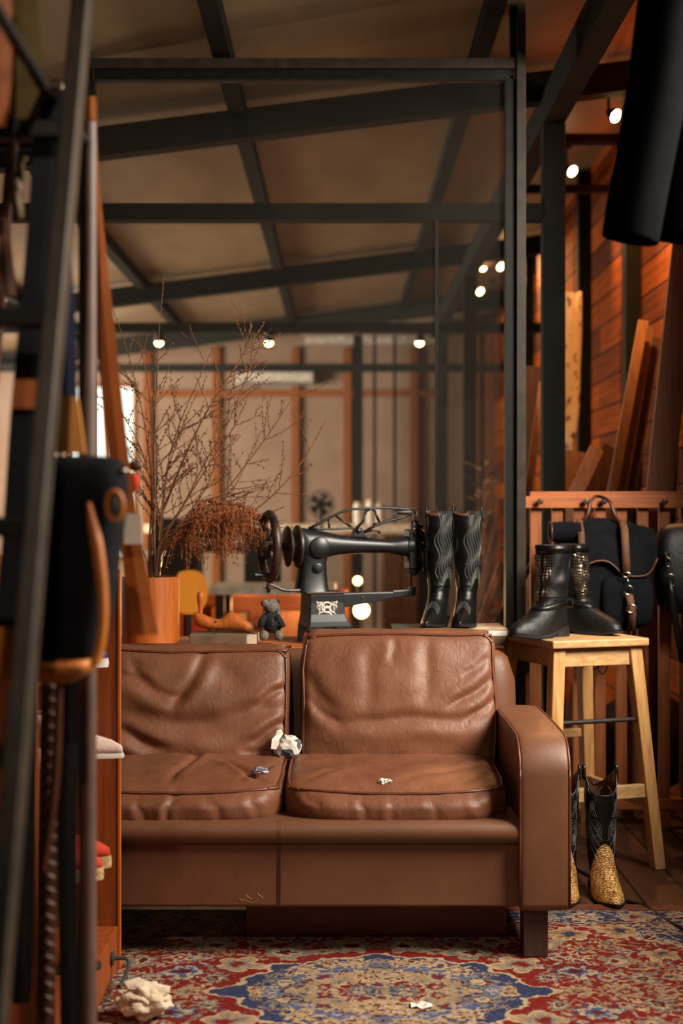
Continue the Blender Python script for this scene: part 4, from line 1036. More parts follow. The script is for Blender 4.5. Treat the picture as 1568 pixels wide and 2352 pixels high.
# ------------------------------------------------------------------ bar stool
st = thing('bar_stool', 'pale pine bar stool carrying the studded boots', 'stool', (.795, 4.935, 0))
A, B, Cc, D_ = (Vector(v) for v in ((.695, 4.675, 0), (1.039, 4.80, 0), (.895, 5.195, 0), (.551, 5.07, 0)))
ctr = (A + B + Cc + D_) / 4
ux_, uy_ = (B - A).normalized(), (D_ - A).normalized(); hX, hY = (B - A).length / 2, (D_ - A).length / 2
Rm = Matrix((ux_, uy_, Vector((0, 0, 1)))).transposed()
def so(a, b, z): return ctr + ux_ * a + uy_ * b + Vector((0, 0, z))
MB().box(so(0, 0, .762), (2 * hX, 2 * hY, .026), Rm).build('seat', M['pine_x'], st, world=True, bevel=.005)
ZB = .749
legs = {}
for sx in (-1, 1):
    for sy in (-1, 1):
        a = so(sx * (hX - .038), sy * (hY - .045), ZB); b = so(sx * (hX + .020), sy * (hY + .020), 0); legs[(sx, sy)] = (a, b)
        m = MB(); m.loft([[p + ux_ * i * .5 * w_ + uy_ * j * .5 * w_ for i, j in ((-1, -1), (1, -1), (1, 1), (-1, 1))] for p, w_ in ((a, .046), (b, .040))])
        m.build('leg', M['pine'], st, world=True, bevel=.004)
def lp(s, z): a, b = legs[s]; t = (ZB - z) / ZB; return a + (b - a) * t
def rail(s0, s1, z, h, th, mt, name, rnd=False):
    a, b = lp(s0, z), lp(s1, z); d = (b - a).normalized()
    if rnd: MB().tube([a, b], th, 10).build(name, mt, st, world=True, smooth='auto')
    else: MB().bar(a + d * .015, b - d * .015, h, th, d.cross(Vector((0, 0, 1)))).build(name, mt, st, world=True, bevel=.003)
for s0, s1 in (((-1, -1), (1, -1)), ((1, -1), (1, 1)), ((1, 1), (-1, 1)), ((-1, 1), (-1, -1))): rail(s0, s1, ZB - .034, .062, .022, M['pine_x'], 'apron')
rail((-1, -1), (1, -1), .50, 0, .008, M['steel_frame'], 'foot_rail', True); rail((-1, 1), (1, 1), .40, .03, .02, M['pine_x'], 'stretcher')
rail((-1, -1), (1, -1), .262, .045, .022, M['pine_x'], 'stretcher'); rail((1, -1), (1, 1), .22, .045, .022, M['pine_x'], 'stretcher'); rail((-1, 1), (-1, -1), .31, .045, .022, M['pine_x'], 'stretcher')

# studded ankle boots on the stool
sprof = [(0, .050, -.215, .046, .20), (.012, .052, -.218, .048, .20), (.03, .052, -.212, .047, .24), (.05, .050, -.190, .045, .26), (.065, .048, -.160, .043, .24), (.08, .047, -.125, .042, .18), (.10, .046, -.095, .042, .10), (.125, .046, -.075, .043, .05), (.16, .049, -.068, .046, 0), (.22, .054, -.066, .049, 0), (.31, .058, -.066, .052, 0)]
bs = dict(foot=M['black_leather_dull'], shaft=M['black_leather_dull'], sole=M['rubber'], lining=M['blackcloth'])
def studs(th0, th1, z0, z1):
    def fn(root, pt, lift):
        m = MB(); nr = 16; nc = 9
        for i in range(nr):
            for j in range(nc):
                z = z0 + (z1 - z0) * i / (nr - 1); a0 = th0 + (th1 - th0) * (j / (nc - 1)); 
                if j > nc - 1 - 3 * (1 - i / nr): continue
                p = lift(pt(z, a0, .001)); pu = lift(pt(z + .005, a0, .001)); ps = lift(pt(z, a0 + .05, .001))
                U = (pu - p).normalized(); S = (ps - p).normalized(); N_ = S.cross(U); N_ = N_ if N_.dot(Vector((p.x, p.y + .005, 0))) > 0 else -N_
                h = .0056; vs_ = [p + S * h + U * h, p - S * h + U * h, p - S * h - U * h, p + S * h - U * h, p + N_ * .0055]
                m.add(vs_, [(0, 1, 4), (1, 2, 4), (2, 3, 4), (3, 0, 4)])
        o = m.build('stud_panel', M['chrome'], root); o['kind'] = 'stuff'
        # ankle strap, collar and buckle
        s = MB(); s.loft([[lift(pt(z, 2 * PI * k / 30, .004)) for k in range(30)] for z in (.092, .112)], caps=False); s.build('ankle_strap', M['black_leather'], root, solid=.002, smooth=True)
        s = MB(); s.loft([[lift(pt(z, 2 * PI * k / 30, .003)) for k in range(30)] for z in (.285, .311)], caps=False); s.build('collar', M['black_leather'], root, solid=.003, smooth=True)
        b_ = MB(); q = lift(pt(.102, -PI / 2 - .2, .008)); b_.tube([q + Vector((0, y, z)) for y, z in ((-.012, -.013), (.012, -.013), (.012, .013), (-.012, .013))], .002, 6, closed=True); b_.build('buckle', M['chrome'], root)
    return fn
p1 = so(-.078, -.055, .7755); 
r, pt, lf = boot('studded_boot', 'black studded ankle boot on the pine stool, toe pointing left', .312, sprof, .135, bs, (p1.x - .010, p1.y + .01, .7755), math.radians(-50), None, .030, .075, stitch=studs(3.75, 2.35, .125, .275), sole_w=.006, block_heel=True, crease=.008)
r, pt, lf = boot('studded_boot', 'black studded ankle boot on the pine stool, toe pointing right behind the other', .312, sprof, .135, bs, (p1.x + .068, p1.y + .17, .7755), math.radians(42), None, .030, .075, stitch=studs(3.9, 2.7, .125, .275), sole_w=.006, block_heel=True, crease=.008)

# gold snakeskin boots on the floor
gprof = [(a, b, c, d * (1.14 if a < .12 else 1.06), e * .72) for a, b, c, d, e in wprof]
gm = dict(foot=M['snake'], shaft=M['black_leather'], sole=M['rubber'], lining=M['brown'])
dipg = lambda th: -.10 * abs(math.cos(th)) ** 1.3 * (1 if math.cos(th) < 0 else .55)
def gold_curves():
    C = []
    for side in (-1, 1):
        for k in range(4): C.append([(.345 - .02 * k - .17 * t + .0 , PI + side * (.12 + .16 * k + .85 * math.sin(t * PI) * (1 - .1 * k))) for t in [i / 26 for i in range(27)]])
        for k in range(4): C.append([(.20 + (.014 + .008 * k) * math.sin(a), PI + side * (.62 + (.16 + .09 * k) * math.cos(a))) for a in [2 * PI * i / 20 for i in range(21)]])
        for k in range(3): C.append([(.14 + .055 * t, PI + side * (1.15 - .5 * t ** 2 - .12 * k)) for t in [i / 10 for i in range(11)]])
        for k in range(3): C.append([(.245 + .11 * t, PI + side * (.45 + .12 * k + .75 * t)) for t in [i / 10 for i in range(11)]])
    return C
for px, lb, dx in ((1376, 'black and gold snakeskin western boot on the floor, fully in view before the stool', 0), (1290, 'black and gold snakeskin western boot on the floor, half hidden by the sofa arm', 0)):
    r, pt, lf = boot('snakeskin_boot', lb, .385, gprof, .085, gm, ((px - 784) * 4.5 / F, 4.49, .0015 if px > 1300 else .0015), math.radians(4 if px > 1300 else -6), dipg, .032, .055, stitch=stitches(M['grey_thread'], gold_curves(), .001), vshape=.085, group='pair of gold snakeskin boots')
    pulls(r, pt, .385, lf)
# cable on the floor
cb = MB(); cb.tube(cr([(.55, 5.3, .006), (.70, 4.98, .006)] + [PG(a, b_, .006) for a, b_ in ((1330, 1999), (1372, 2022), (1420, 2062), (1480, 2080), (1525, 2112))] + [Vector((1.0, 3.98, .018)), Vector((1.12, 3.8, .018)), Vector((1.3, 3.7, .006))], 8), .0055, 8)
tag(cb.build('power_cable', M['rubber'], smooth=True), 'black power cable running over the floorboards and rug edge', 'cable')
# ------------------------------------------------------------------ slatted railing with pegs
DF = 5.42; SF = F / DF
def rx(px): return (px - 784) / SF
def rz_(py): return CAMH + (1176 - py) / SF
ra = thing('slatted_railing', 'orange wooden slatted railing behind the bar stool', 'railing', (1.0, DF, 0))
MB().b2(rx(1218), 1.425, DF, DF + .03, rz_(1152), rz_(1129)).build('top_rail', M['teak_x'], ra, world=True, bevel=.002)
MB().b2(rx(1187), 1.425, DF - .026, DF - .001, rz_(1167), rz_(1140)).build('peg_board', M['teak_x'], ra, world=True, bevel=.002)
MB().b2(rx(1217), 1.425, DF - .02, DF + .03, rz_(1857), rz_(1832)).build('bottom_rail', M['teak_x'], ra, world=True, bevel=.002)
k = 0; px = 1218
while rx(px + 25) < 1.42:
    MB().b2(rx(px), rx(px + 25), DF, DF + .022, rz_(1832), rz_(1153)).build('slat', M['slat'], ra, world=True, bevel=.002)
    px += 49.2
for px in (1230, 1505): MB().b2(rx(px), rx(px + 32), DF - .012, DF + .05, 0, rz_(1857)).build('foot', M['slat'], ra, world=True)
for px in (1236, 1341, 1381, 1520): MB().lathe([(.006, -.026), (.007, -.04), (.012, -.046), (.012, -.052), (.001, -.054)], (rx(px), DF, rz_(1152)), 14, 'y').build('peg', M['iron_worn'], ra, world=True, smooth='auto')

# ------------------------------------------------------------------ canvas backpack hung from the railing
DB = 5.22; SB = F / DB
def bx(px): return (px - 784) / SB
def bz(py): return CAMH + (1176 - py) / SB
bp = thing('backpack', 'black canvas backpack with brown webbing straps hanging from the railing', 'backpack', (bx(1400), DB, bz(1450)))
def sup(cx, cy, cz, hx, hy, e=.35, n=40):
    return [Vector((cx + hx * math.copysign(abs(math.cos(a)) ** e, math.cos(a)), cy + hy * math.copysign(abs(math.sin(a)) ** e, math.sin(a)), cz)) for a in [2 * PI * k / n for k in range(n)]]
R = []
for py, x0, x1, hy in ((1452, 1345, 1440, .02), (1446, 1318, 1470, .05), (1430, 1300, 1492, .075), (1390, 1288, 1500, .088), (1330, 1290, 1498, .085), (1280, 1300, 1492, .078), (1230, 1312, 1480, .062), (1205, 1322, 1465, .05), (1192, 1335, 1440, .035)):
    r_ = sup(bx((x0 + x1) / 2), DB + .04, bz(py), (x1 - x0) / 2 / SB, hy, .5)
    R.append([v + Vector((.005 * nz3(v, 9), .010 * nz3(v, 11), 0)) for v in r_])
MB().loft(R).build('main_body', M['blackcloth'], bp, world=True, smooth=True, sub=1)
# front pocket bulge with a curved flap edge
R = []
for py, x0, x1, hy in ((1438, 1385, 1478, .012), (1425, 1378, 1490, .03), (1390, 1375, 1494, .040), (1345, 1374, 1492, .038), (1318, 1378, 1488, .024)):
    r_ = sup(bx((x0 + x1) / 2), DB - .04, bz(py), (x1 - x0) / 2 / SB, hy, .55); R.append([v + Vector((0, .012 * nz3(v, 13), 0)) for v in r_])
MB().loft(R).build('front_pocket', M['blackcloth'], bp, world=True, smooth=True, sub=1)
# lid: a draped flap
def lid(pts_top, pts_bot, name, y0, yb, curl=.012):
    g = []
    for i in range(13):
        t = i / 12; row = []
        for (a, b), (c, d_) in zip(pts_top, pts_bot):
            px_, py_ = a + (c - a) * t, b + (d_ - b) * t
            row.append(Vector((bx(px_), y0 + (yb - y0) * math.sin(t * PI / 2) + .006 * nz3((px_ * .02, t * 2, 1), 1.7), bz(py_))))
        g.append(row)
    o = MB().sheet(g).build(name, M['blackcloth'], bp, world=True, smooth=True, solid=.004, sub=1)
    tr = MB().tube(cr(g[-1], 3), .0042, 6); tr.build('leather_trim', M['brown'], o, smooth=True).location = -bp.location
    return o
lid([(1325, 1196), (1355, 1189), (1390, 1188), (1420, 1196)], [(1334, 1300), (1360, 1288), (1392, 1290), (1425, 1322)], 'lid_panel', DB + .0, DB - .062)
lid([(1420, 1194), (1450, 1202), (1480, 1208), (1502, 1214)], [(1428, 1320), (1455, 1322), (1482, 1314), (1500, 1280)], 'lid_panel', DB + .0, DB - .070)
MB().tube([(bx(1262 + 0), DB - .02, bz(1222)), (bx(1290), DB - .02, bz(1221)), (bx(1330), DB - .02, bz(1220))], [.036, .038, .034], 18).build('rolled_side', M['blackcloth'], bp, world=True, smooth='auto')
MB().tube([(bx(1262) + .0, DB - .02 + .037 * math.cos(a), bz(1222) + .037 * math.sin(a)) for a in [2 * PI * k / 24 for k in range(24)]], .004, 6, closed=True).build('leather_trim', M['brown'], bp, world=True, smooth=True)
R = [sup(bx(1300), DB + .01, bz(py), hw_ / SB, hy, .5, 24) for py, hw_, hy in ((1440, 14, .02), (1400, 26, .04), (1330, 30, .045), (1262, 30, .04), (1236, 28, .03))]
MB().loft(R).build('side_pocket', M['blackcloth'], bp, world=True, smooth=True, sub=1)
def strap(path, wpx, name, mt, par, D=None, th=.003, world=True):
    g = [[Vector((bx(a - wpx / 2), D_2, bz(b))), Vector((bx(a + wpx / 2), D_2, bz(b)))] for a, b, D_2 in path]
    return MB().sheet(g).build(name, mt, par, world=world, solid=th, smooth=True)
strap([(1427, 1196, DB - .005), (1427, 1215, DB - .055), (1427, 1260, DB - .075), (1428, 1312, DB - .080)], 17, 'strap', M['webbing'], bp)
strap([(1328, 1192, DB - .01), (1328, 1230, DB - .065), (1328, 1262, DB - .070), (1326, 1330, DB - .075)], 15, 'strap', M['webbing'], bp)
strap([(1433, 1362, DB - .092), (1437, 1390, DB - .097), (1440, 1400, DB - .096), (1440, 1445, DB - .075)], 16, 'strap', M['webbing'], bp)
strap([(1321, 1352, DB - .07), (1320, 1390, DB - .07)], 12, 'strap', M['webbing'], bp)
hb = MB()
def ring(cx, cy, rpx, yy, rz=None, sq=1.0):
    global hb
    hb.tube([(bx(cx) + rpx / SB * math.cos(a), yy, bz(cy) + rpx / SB * sq * math.sin(a)) for a in [2 * PI * k / 20 for k in range(20)]], .0022, 6, closed=True); hb.build('metal_ring', M['chrome'], RP[0], world=True, smooth=True); hb = MB()
RP = [bp]
ring(1428, 1318, 9, DB - .088, sq=.6); hb.tube([(bx(1429), DB - .088, bz(1322)), (bx(1431), DB - .092, bz(1344))], .003, 6); ring(1431, 1352, 10, DB - .092); ring(1437, 1394, 11, DB - .100, sq=.8)
ring(1320, 1345, 9, DB - .075)
hd = MB(); hd.tube(cr([(bx(1335), DB - .01, bz(1198)), (bx(1347), DB - .02, bz(1180)), (bx(1356), DB + .0, bz(1150)), (bx(1378), DB + .06, bz(1139)), (bx(1398), DB + .0, bz(1150)), (bx(1408), DB - .02, bz(1180)), (bx(1420), DB - .01, bz(1198))], 8), .0068, 10)
hd.build('carry_handle', M['brown'], bp, world=True, smooth=True)
h_ = MB(); h_.tube([(bx(1374), DF - .045, bz(1150)), (bx(1373), DF - .05, bz(1190)), (bx(1376), DB + .03, bz(1200)), (bx(1379), DF - .05, bz(1165))], .0016, 6); h_.build('hang_loop', M['chrome'], bp, world=True)
hs = MB()
for a in (0, 1, 2): hs.tube(cr([(bx(1400 + 20 * a), DB + .10, bz(1448)), (bx(1370 + 15 * a), DB + .11, bz(1530 + 12 * a)), (bx(1330 + 20 * a), DB + .12, bz(1520)), (bx(1310), DB + .12, bz(1500))], 8), .006, 8, flat=.4)
hs.build('shoulder_strap', M['blackcloth'], bp, world=True, smooth=True)

lb = thing('leather_bag', 'black leather rucksack hanging from the railing at the right edge', 'bag', (bx(1590), DB, bz(1410)))
R = []
for py, x0, x1, hy in ((1412, 1560, 1650, .02), (1408, 1535, 1670, .05), (1395, 1517, 1690, .075), (1350, 1509, 1700, .085), (1290, 1507, 1700, .085), (1240, 1512, 1695, .07), (1212, 1522, 1685, .05), (1200, 1545, 1665, .025)):
    r_ = sup(bx((x0 + x1) / 2), DB + .05, bz(py), (x1 - x0) / 2 / SB, hy, .55); R.append([v + Vector((.004 * nz3(v, 11), .012 * nz3(v, 12), 0)) for v in r_])
MB().loft(R).build('bag_body', M['black_leather_dull'], lb, world=True, smooth=True, sub=1)
yy = DB - .05
strap([(1526, 1268, DB - .035), (1525, 1290, DB - .045)], 12, 'strap_tab', M['black_leather'], lb)
RP[0] = lb; hb = MB(); ring(1527, 1290, 6, DB - .05, sq=1.6); ring(1531, 1322, 8, DB - .052, sq=.6); hb.sphere((bx(1537), DB - .058, bz(1344)), .005, 10, 6); hb.build('rivet', M['chrome'], lb, world=True, smooth=True)
strap([(1530, 1324, DB - .052), (1535, 1360, DB - .056), (1542, 1410, DB - .05), (1552, 1470, DB - .04), (1562, 1520, DB - .04)], 15, 'hanging_strap', M['black_leather'], lb, th=.005)
MB().tube(cr([(bx(1575), DB, bz(1205)), (bx(1585), DB + .02, bz(1165)), (bx(1610), DF - .04, bz(1150)), (bx(1635), DB + .02, bz(1165)), (bx(1645), DB, bz(1205))], 6), .006, 8).build('carry_handle', M['black_leather'], lb, world=True, smooth=True)

# ------------------------------------------------------------------ lumber and hides leaning behind the railing
def plank(a, b, w_, th, mt, label, name='leaning_board', ref=(1, 0, 0)):
    m = MB().bar(a, b, th, w_, ref); mn = min(v.z for v in m.v); m.v = [v + Vector((0, 0, .002 - mn)) for v in m.v] if mn < 0 else m.v
    m.v = [Vector((min(v.x, XR - .004), v.y, v.z)) for v in m.v]
    return tag(m.build(name, mt, bevel=.002), label, 'board', 'boards leaning behind the railing')
def pq(px, py, D): return P(px, py, D)
def lean(px_t, py_t, Dt, px_b, py_b, Db, w_px, mt, label, th=.02):
    a = P(px_t, py_t, Dt); b = P(px_b, py_b, Db); d = (b - a); f = (a.z - .0) / (a.z - b.z); foot = a + d * f
    m = MB(); dv = (foot - a).normalized(); wv = Vector((0, 1, 0)).cross(dv).normalized(); nv = dv.cross(wv).normalized(); hw_ = w_px * (Dt + Db) / 2 / F / 2
    for p in (0,): m.add([a + wv * hw_ * s + nv * th * t for s, t in ((-1, 0), (1, 0), (1, 1), (-1, 1))] + [foot + wv * hw_ * s + nv * th * t for s, t in ((-1, 0), (1, 0), (1, 1), (-1, 1))], [(0, 1, 2, 3), (7, 6, 5, 4), (0, 4, 5, 1), (1, 5, 6, 2), (2, 6, 7, 3), (3, 7, 4, 0)])
    mn = min(v.z for v in m.v); m.v = [v + Vector((0, 0, .002 - mn)) for v in m.v]
    return tag(m.build('leaning_board', mt), label, 'board', 'boards leaning behind the railing')
lean(1576, 560, 5.56, 1516, 1130, 5.56, 62, M['lumber'], 'wide brown board leaning at the right edge, tallest behind the railing', .022)
lean(1478, 740, 6.1, 1408, 1125, 6.0, 22, M['lumber_pale'], 'narrow pale board, first of the leaning bundle behind the railing', .02)
lean(1492, 752, 6.17, 1430, 1125, 6.07, 22, M['lumber'], 'middle brown board of the leaning bundle behind the railing', .02)
lean(1508, 780, 6.24, 1450, 1125, 6.14, 22, M['lumber_dark'], 'dark right hand board of the leaning bundle behind the railing', .02)
lean(1372, 1040, 6.2, 1330, 1130, 6.15, 32, M['lumber_pale'], 'short pinkish board end rising above the railing left of the bundle', .03)
lean(1415, 1050, 6.4, 1365, 1130, 6.4, 60, M['lumber_dark'], 'short wide dark reddish board end behind the pinkish one', .03)
lean(1318, 1045, 6.5, 1310, 1130, 6.45, 60, M['lumber'], 'short brown board end beside the black post above the railing', .03)
lean(1245, 880, 6.3, 1212, 1130, 6.2, 14, M['lumber_pale'], 'thin pale batten leaning between the glass frame and the black post', .012)
lean(1232, 845, 6.6, 1216, 1000, 6.6, 44, M['lumber_dark'], 'dark broad board standing behind the thin batten by the glass frame', .02)
lean(1550, 700, 5.75, 1535, 1100, 5.75, 40, M['lumber_dark'], 'dark board behind the tallest board at the right edge', .02)
# pale tapering hide hanging on the wall side
hd = thing('hanging_hide', 'pale speckled tapering hide hanging beyond the black post', 'hide', tuple(P(1316, 1040, 7.4)))
k_ = NT('speckled_hide'); k_.b.inputs['Roughness'].default_value = .8
v_ = k_.n('ShaderNodeTexNoise'); v_.inputs['Scale'].default_value = 22; v_.inputs['Detail'].default_value = 3; k_.l(k_.coord((1, 1, .7)), v_.inputs['Vector'])
k_.l(k_.ramp(v_.outputs[0], [(.36, (120, 84, 54)), (.43, (236, 208, 168)), (.62, (242, 218, 186))]), k_.b.inputs['Base Color'])
g = [[P(1296 + (1336 - 1296) * s + wob_, py, 7.4) + Vector((0, .01 * math.sin(s * 5 + py * .01), 0)) for s in (0, .25, .5, .75, 1)] for py, wob_ in ((692, 0),)]
g = []
for py, a, b in ((700, 1290, 1334), (670, 1300, 1334), (760, 1290, 1336), (850, 1291, 1333), (930, 1294, 1330), (1000, 1298, 1322), (1042, 1303, 1316)):
    g.append([P(a + (b - a) * s, py if py != 700 else 690, 7.4) + Vector((0, .015 * math.sin(s * 4 + py * .02), 0)) for s in (0, .25, .5, .75, 1)])
g = g[1:]
MB().sheet(g).build('hide_sheet', k_.m, hd, world=True, solid=.006, smooth=True)
MB().tube([P(1318, 672, 7.4), P(1318, 640, 7.4), Vector((P(1318, 640, 7.4).x, 7.4, 2.86))], .003, 6).build('cord', M['rubber'], hd, world=True)
trim(MB().b2(.95, XR, 7.38, 7.42, 2.86, 2.9), M['beam'])
# grey sacks and black bag low behind the slats
for i, (px, py, D, s_, mt, lbl) in enumerate([(1350, 1700, 6.0, .16, 'grey_plastic', 'grey bundled sack on the floor behind the railing, left one'), (1478, 1640, 6.0, .20, 'lumber_dark', 'brown bundled sack on the floor behind the railing, right one')]):
    c = P(px, py, D); m = MB(); m.sphere((c.x, c.y, s_ * 1.15), s_, 20, 14, (1, .8, 1.15)); m.v = [v + Vector((nz3(v, 6), nz3(v + Vector((3, 0, 0)), 6), 0)) * .05 for v in m.v]; mn = min(v.z for v in m.v); m.v = [Vector((v.x, v.y, v.z - mn + .001)) for v in m.v]
    tag(m.build('sack', M[mt], smooth=True), lbl, 'sack')

# ------------------------------------------------------------------ track spots and downlights
bulb = glow('warm_bulb', (255, 224, 160), 14)
def spot(px, py, D, tgt, power, lbl, ztop, name='spotlight'):
    c = P(px, py, D); tgt = (c.x + .45, c.y - .62, c.z - .50); t = thing(name, lbl, 'lamp', (c.x, c.y, c.z), group='warm spotlights')
    d = (Vector(tgt) - c).normalized(); q = d.to_track_quat('-Z', 'Y').to_matrix()
    m = MB().lathe([(.001, .062), (.012, .06), (.018, .045), (.030, .018), (.033, .0), (.030, .002)], n=20, caps=False); m.v = [q @ v for v in m.v]; m.build('reflector_shell', M['steel_dark'], t, smooth=True)
    m = MB().lathe([(.001, -.006), (.018, -.004), (.0295, .002), (.029, .007), (.001, .007)], n=20); m.v = [q @ v for v in m.v]; m.build('bulb_face', bulb, t)
    top = Vector((0, 0, ztop - c.z)); bk_ = q @ Vector((0, 0, .055))
    MB().tube([bk_, Vector((bk_.x, bk_.y, top.z))], .006, 6).build('stem', M['steel_dark'], t)
    MB().box((bk_.x, bk_.y, top.z - .012), (.05, .05, .024)).build('mount', M['steel_dark'], t)
    if power: 
        e = c + d * .02; lamp('spot_light', tuple(e), power, (1, .47, .17), tgt, 118)
spot(1415, 267, 6.2, (1.42, 7.0, 2.1), 80, 'bright warm spotlight nearest the dark jacket, highest on the right', roofz(1.2))
spot(1315, 394, 7.5, (1.42, 8.3, 2.1), 80, 'bright warm spotlight beside the black post, lower of the two near the jacket', roofz(1.22))
spot(1150, 613, 10.9, (1.42, 11.4, 2.2), 60, 'warm spotlight seen through the glass close to the frame post', roofz(1.22))
spot(1110, 615, 11.3, (.6, 12, 1.4), 6, 'warm spotlight seen through the glass, left in the cluster of four', roofz(1.1))
spot(1140, 597, 11.9, (1.42, 12.6, 2.2), 0, 'small warm spotlight highest in the cluster seen through the glass', roofz(1.2))
spot(1103, 670, 11.2, (.8, 11.5, 1.0), 6, 'large warm spotlight lowest in the cluster seen through the glass', roofz(1.0))
for px, py, lbl in ((365, 760, 'small ceiling downlight under the tie beam, left one behind the branches'), (617, 763, 'small ceiling downlight under the tie beam, middle one by the branch tip'), (963, 770, 'small ceiling downlight under the tie beam, right one near the dark post')):
    c = P(px, py, 9.72); t = thing('downlight', lbl, 'lamp', (c.x, c.y, 2.36), group='warm spotlights')
    MB().lathe([(.03, .0), (.034, .01), (.03, .064), (.001, .064)], n=16, caps=False).build('can', M['steel_dark'], t, smooth='auto'); MB().sphere((0, 0, .0), .028, 14, 10).build('bulb_face', bulb, t, smooth=True)
    lamp('down_light', (c.x, c.y, 2.31), 3, (1, .6, .3), (c.x, c.y, 0), 110)
# a warm spot over the right foreground wall that turns its boards orange
lamp('wall_glow_light', (1.16, 5.75, 2.75), 60, (1, .46, .14), (1.43, 6.6, 2.0), 90)

# ------------------------------------------------------------------ furniture in the far half of the hall
def fx2(px, D): return (px - 784) * D / F
def tbl(name, lbl, px0, px1, D, ztop, dep, mt, cat='table', th=.04):
    x0, x1 = fx2(px0, D), fx2(px1, D); t = thing(name, lbl, cat, ((x0 + x1) / 2, D + dep / 2, 0))
    MB().b2(x0, x1, D, D + dep, ztop - th, ztop).build('tabletop', mt, t, world=True, bevel=.004)
    for x in (x0 + .03, x1 - .08):
        for y in (D + .03, D + dep - .08): MB().b2(x, x + .05, y, y + .05, 0, ztop - th).build('leg', M['steel_dark'], t, world=True)
    return t
tbl('white_table', 'long white topped table seen through the glass behind the sewing machine', 480, 770, 7.8, .785, .6, M['white_enamel'])
tbl('counter', 'high pale counter far behind the sewing machine', 330, 960, 11.6, 1.10, .5, M['cream'], 'counter', .07)
tbl('dark_table', 'dark work table far behind the arm of the sewing machine', 420, 1000, 10.2, .95, .7, M['beam'])
# low shelving with warm wood boxes
sh = thing('low_shelf', 'low wooden shelf with boxes glowing in lamp light behind the glass', 'shelf', (fx2(600, 8.7), 8.9, 0))
x0, x1 = fx2(405, 8.7), fx2(800, 8.7)
for x in (x0, x1 - .03): MB().b2(x, x + .03, 8.7, 9.05, 0, .72).build('side_panel', M['teak'], sh, world=True)
for z in (.08, .38, .69): MB().b2(x0 + .03, x1 - .03, 8.7, 9.05, z, z + .025).build('shelf_board', M['teak_x'], sh, world=True)
MB().b2(x0, x1, 9.05, 9.07, 0, .715).build('back_panel', M['teak_x'], sh, world=True)
rq = random.Random(9); x = x0 + .06; i = 0; cols = [('red', 'red'), ('tan', 'tan'), ('book_tan', 'beige'), ('brown', 'brown'), ('lumber_pale', 'pale brown')]
pos = ['first', 'second', 'third', 'fourth', 'fifth', 'sixth', 'seventh', 'eighth']
while x < x1 - .17 and i < 8:
    w_ = rq.uniform(.09, .15); mt, cn = cols[i % 5]; hh = rq.uniform(.12, .22)
    tag(MB().b2(x, x + w_, 8.76, 8.98, .406, .406 + hh).build('storage_box', M[mt], bevel=.004), cn + ' box on the low shelf behind the glass, %s from its left end' % pos[i], 'box', 'boxes on the low shelf'); x += w_ + .03; i += 1
lamp('shelf_fill_light', (fx2(560, 8.6), 8.62, .64), 3, (1, .5, .2), r=.04)  # lights without fixtures, added to brighten the shelf boxes
lamp('shelf_fill_light', (fx2(700, 8.6), 8.62, .64), 3, (1, .5, .2), r=.04)
# globe lamps
def globe(px, py, D, r, lbl, power, col=(255, 214, 140), st=9, zb=0):
    c = P(px, py, D); t = thing('globe_lamp', lbl, 'lamp', (c.x, c.y, zb))
    MB().sphere((0, 0, c.z - zb), r, 20, 12).build('glass_globe', glow('globe_glow_%d' % px, col, st), t, smooth=True)
    MB().tube([(0, 0, .01), (0, 0, c.z - zb - r)], .010, 8).build('stand', M['steel_dark'], t); MB().lathe([(.10, .001), (.10, .012), (.02, .02), (.01, .03)], n=20).build('base', M['steel_dark'], t)
    lamp('globe_light', (c.x, c.y - r - .03, c.z + .02), power, (1, .62, .3), r=.05)
globe(830, 1402, 8.0, .045, 'large glowing globe lamp seen through the glass under the machine arm', 9)
globe(821, 1334, 8.6, .026, 'small glowing globe lamp above the larger one under the machine arm', 6)
t = thing('paper_lamp', 'warm glowing paper lantern lamp behind the glass right of the orange pot', 'lamp', (fx2(436, 7.2), 7.2, 0))
c = P(436, 1360, 7.2)
MB().lathe([(.02, c.z - .11), (.055, c.z - .10), (.085, c.z - .05), (.092, c.z), (.085, c.z + .05), (.055, c.z + .10), (.02, c.z + .11)], n=24).build('shade', glow('amber_shade', (214, 124, 40), .8), t); MB().tube([(0, 0, .02), (0, 0, c.z - .11)], .012, 8).build('stand', M['steel_dark'], t); MB().lathe([(.09, .001), (.09, .015), (.01, .025)], n=20).build('base', M['steel_dark'], t)
lamp('amber_light', (c.x, c.y - .12, c.z), 3, (1, .55, .22), r=.06)
# pedestal fan
fn = thing('pedestal_fan', 'dark round pedestal fan far behind the machine lever', 'fan', (fx2(737, 10.9), 10.9, 0)); c = P(737, 1158, 10.9)
for rr in (.105, .085, .06, .035): MB().tube([(rr * math.cos(a), -.04 + .02 * (1 - rr / .105), c.z + rr * math.sin(a)) for a in [2 * PI * k / 24 for k in range(24)]], .004, 6, closed=True).build('guard_ring', M['steel_dark'], fn)
for k in range(5): MB().sheet([[Vector((rr * math.cos(k * 1.2566 + o_), o_ * .06, c.z + rr * math.sin(k * 1.2566 + o_))) for rr in (.02, .05, .09)] for o_ in (-.4, 0, .4)]).build('blade', M['steel_dark'], fn, solid=.003)
MB().lathe([(.03, -.02), (.035, .08), (.001, .09)], (0, 0, c.z), 16, 'y').build('motor', M['steel_dark'], fn); MB().tube([(0, .03, .02), (0, .03, c.z - .02)], .014, 8).build('stand', M['steel_dark'], fn); MB().lathe([(.16, .001), (.16, .02), (.02, .03)], n=20).build('base', M['steel_dark'], fn)
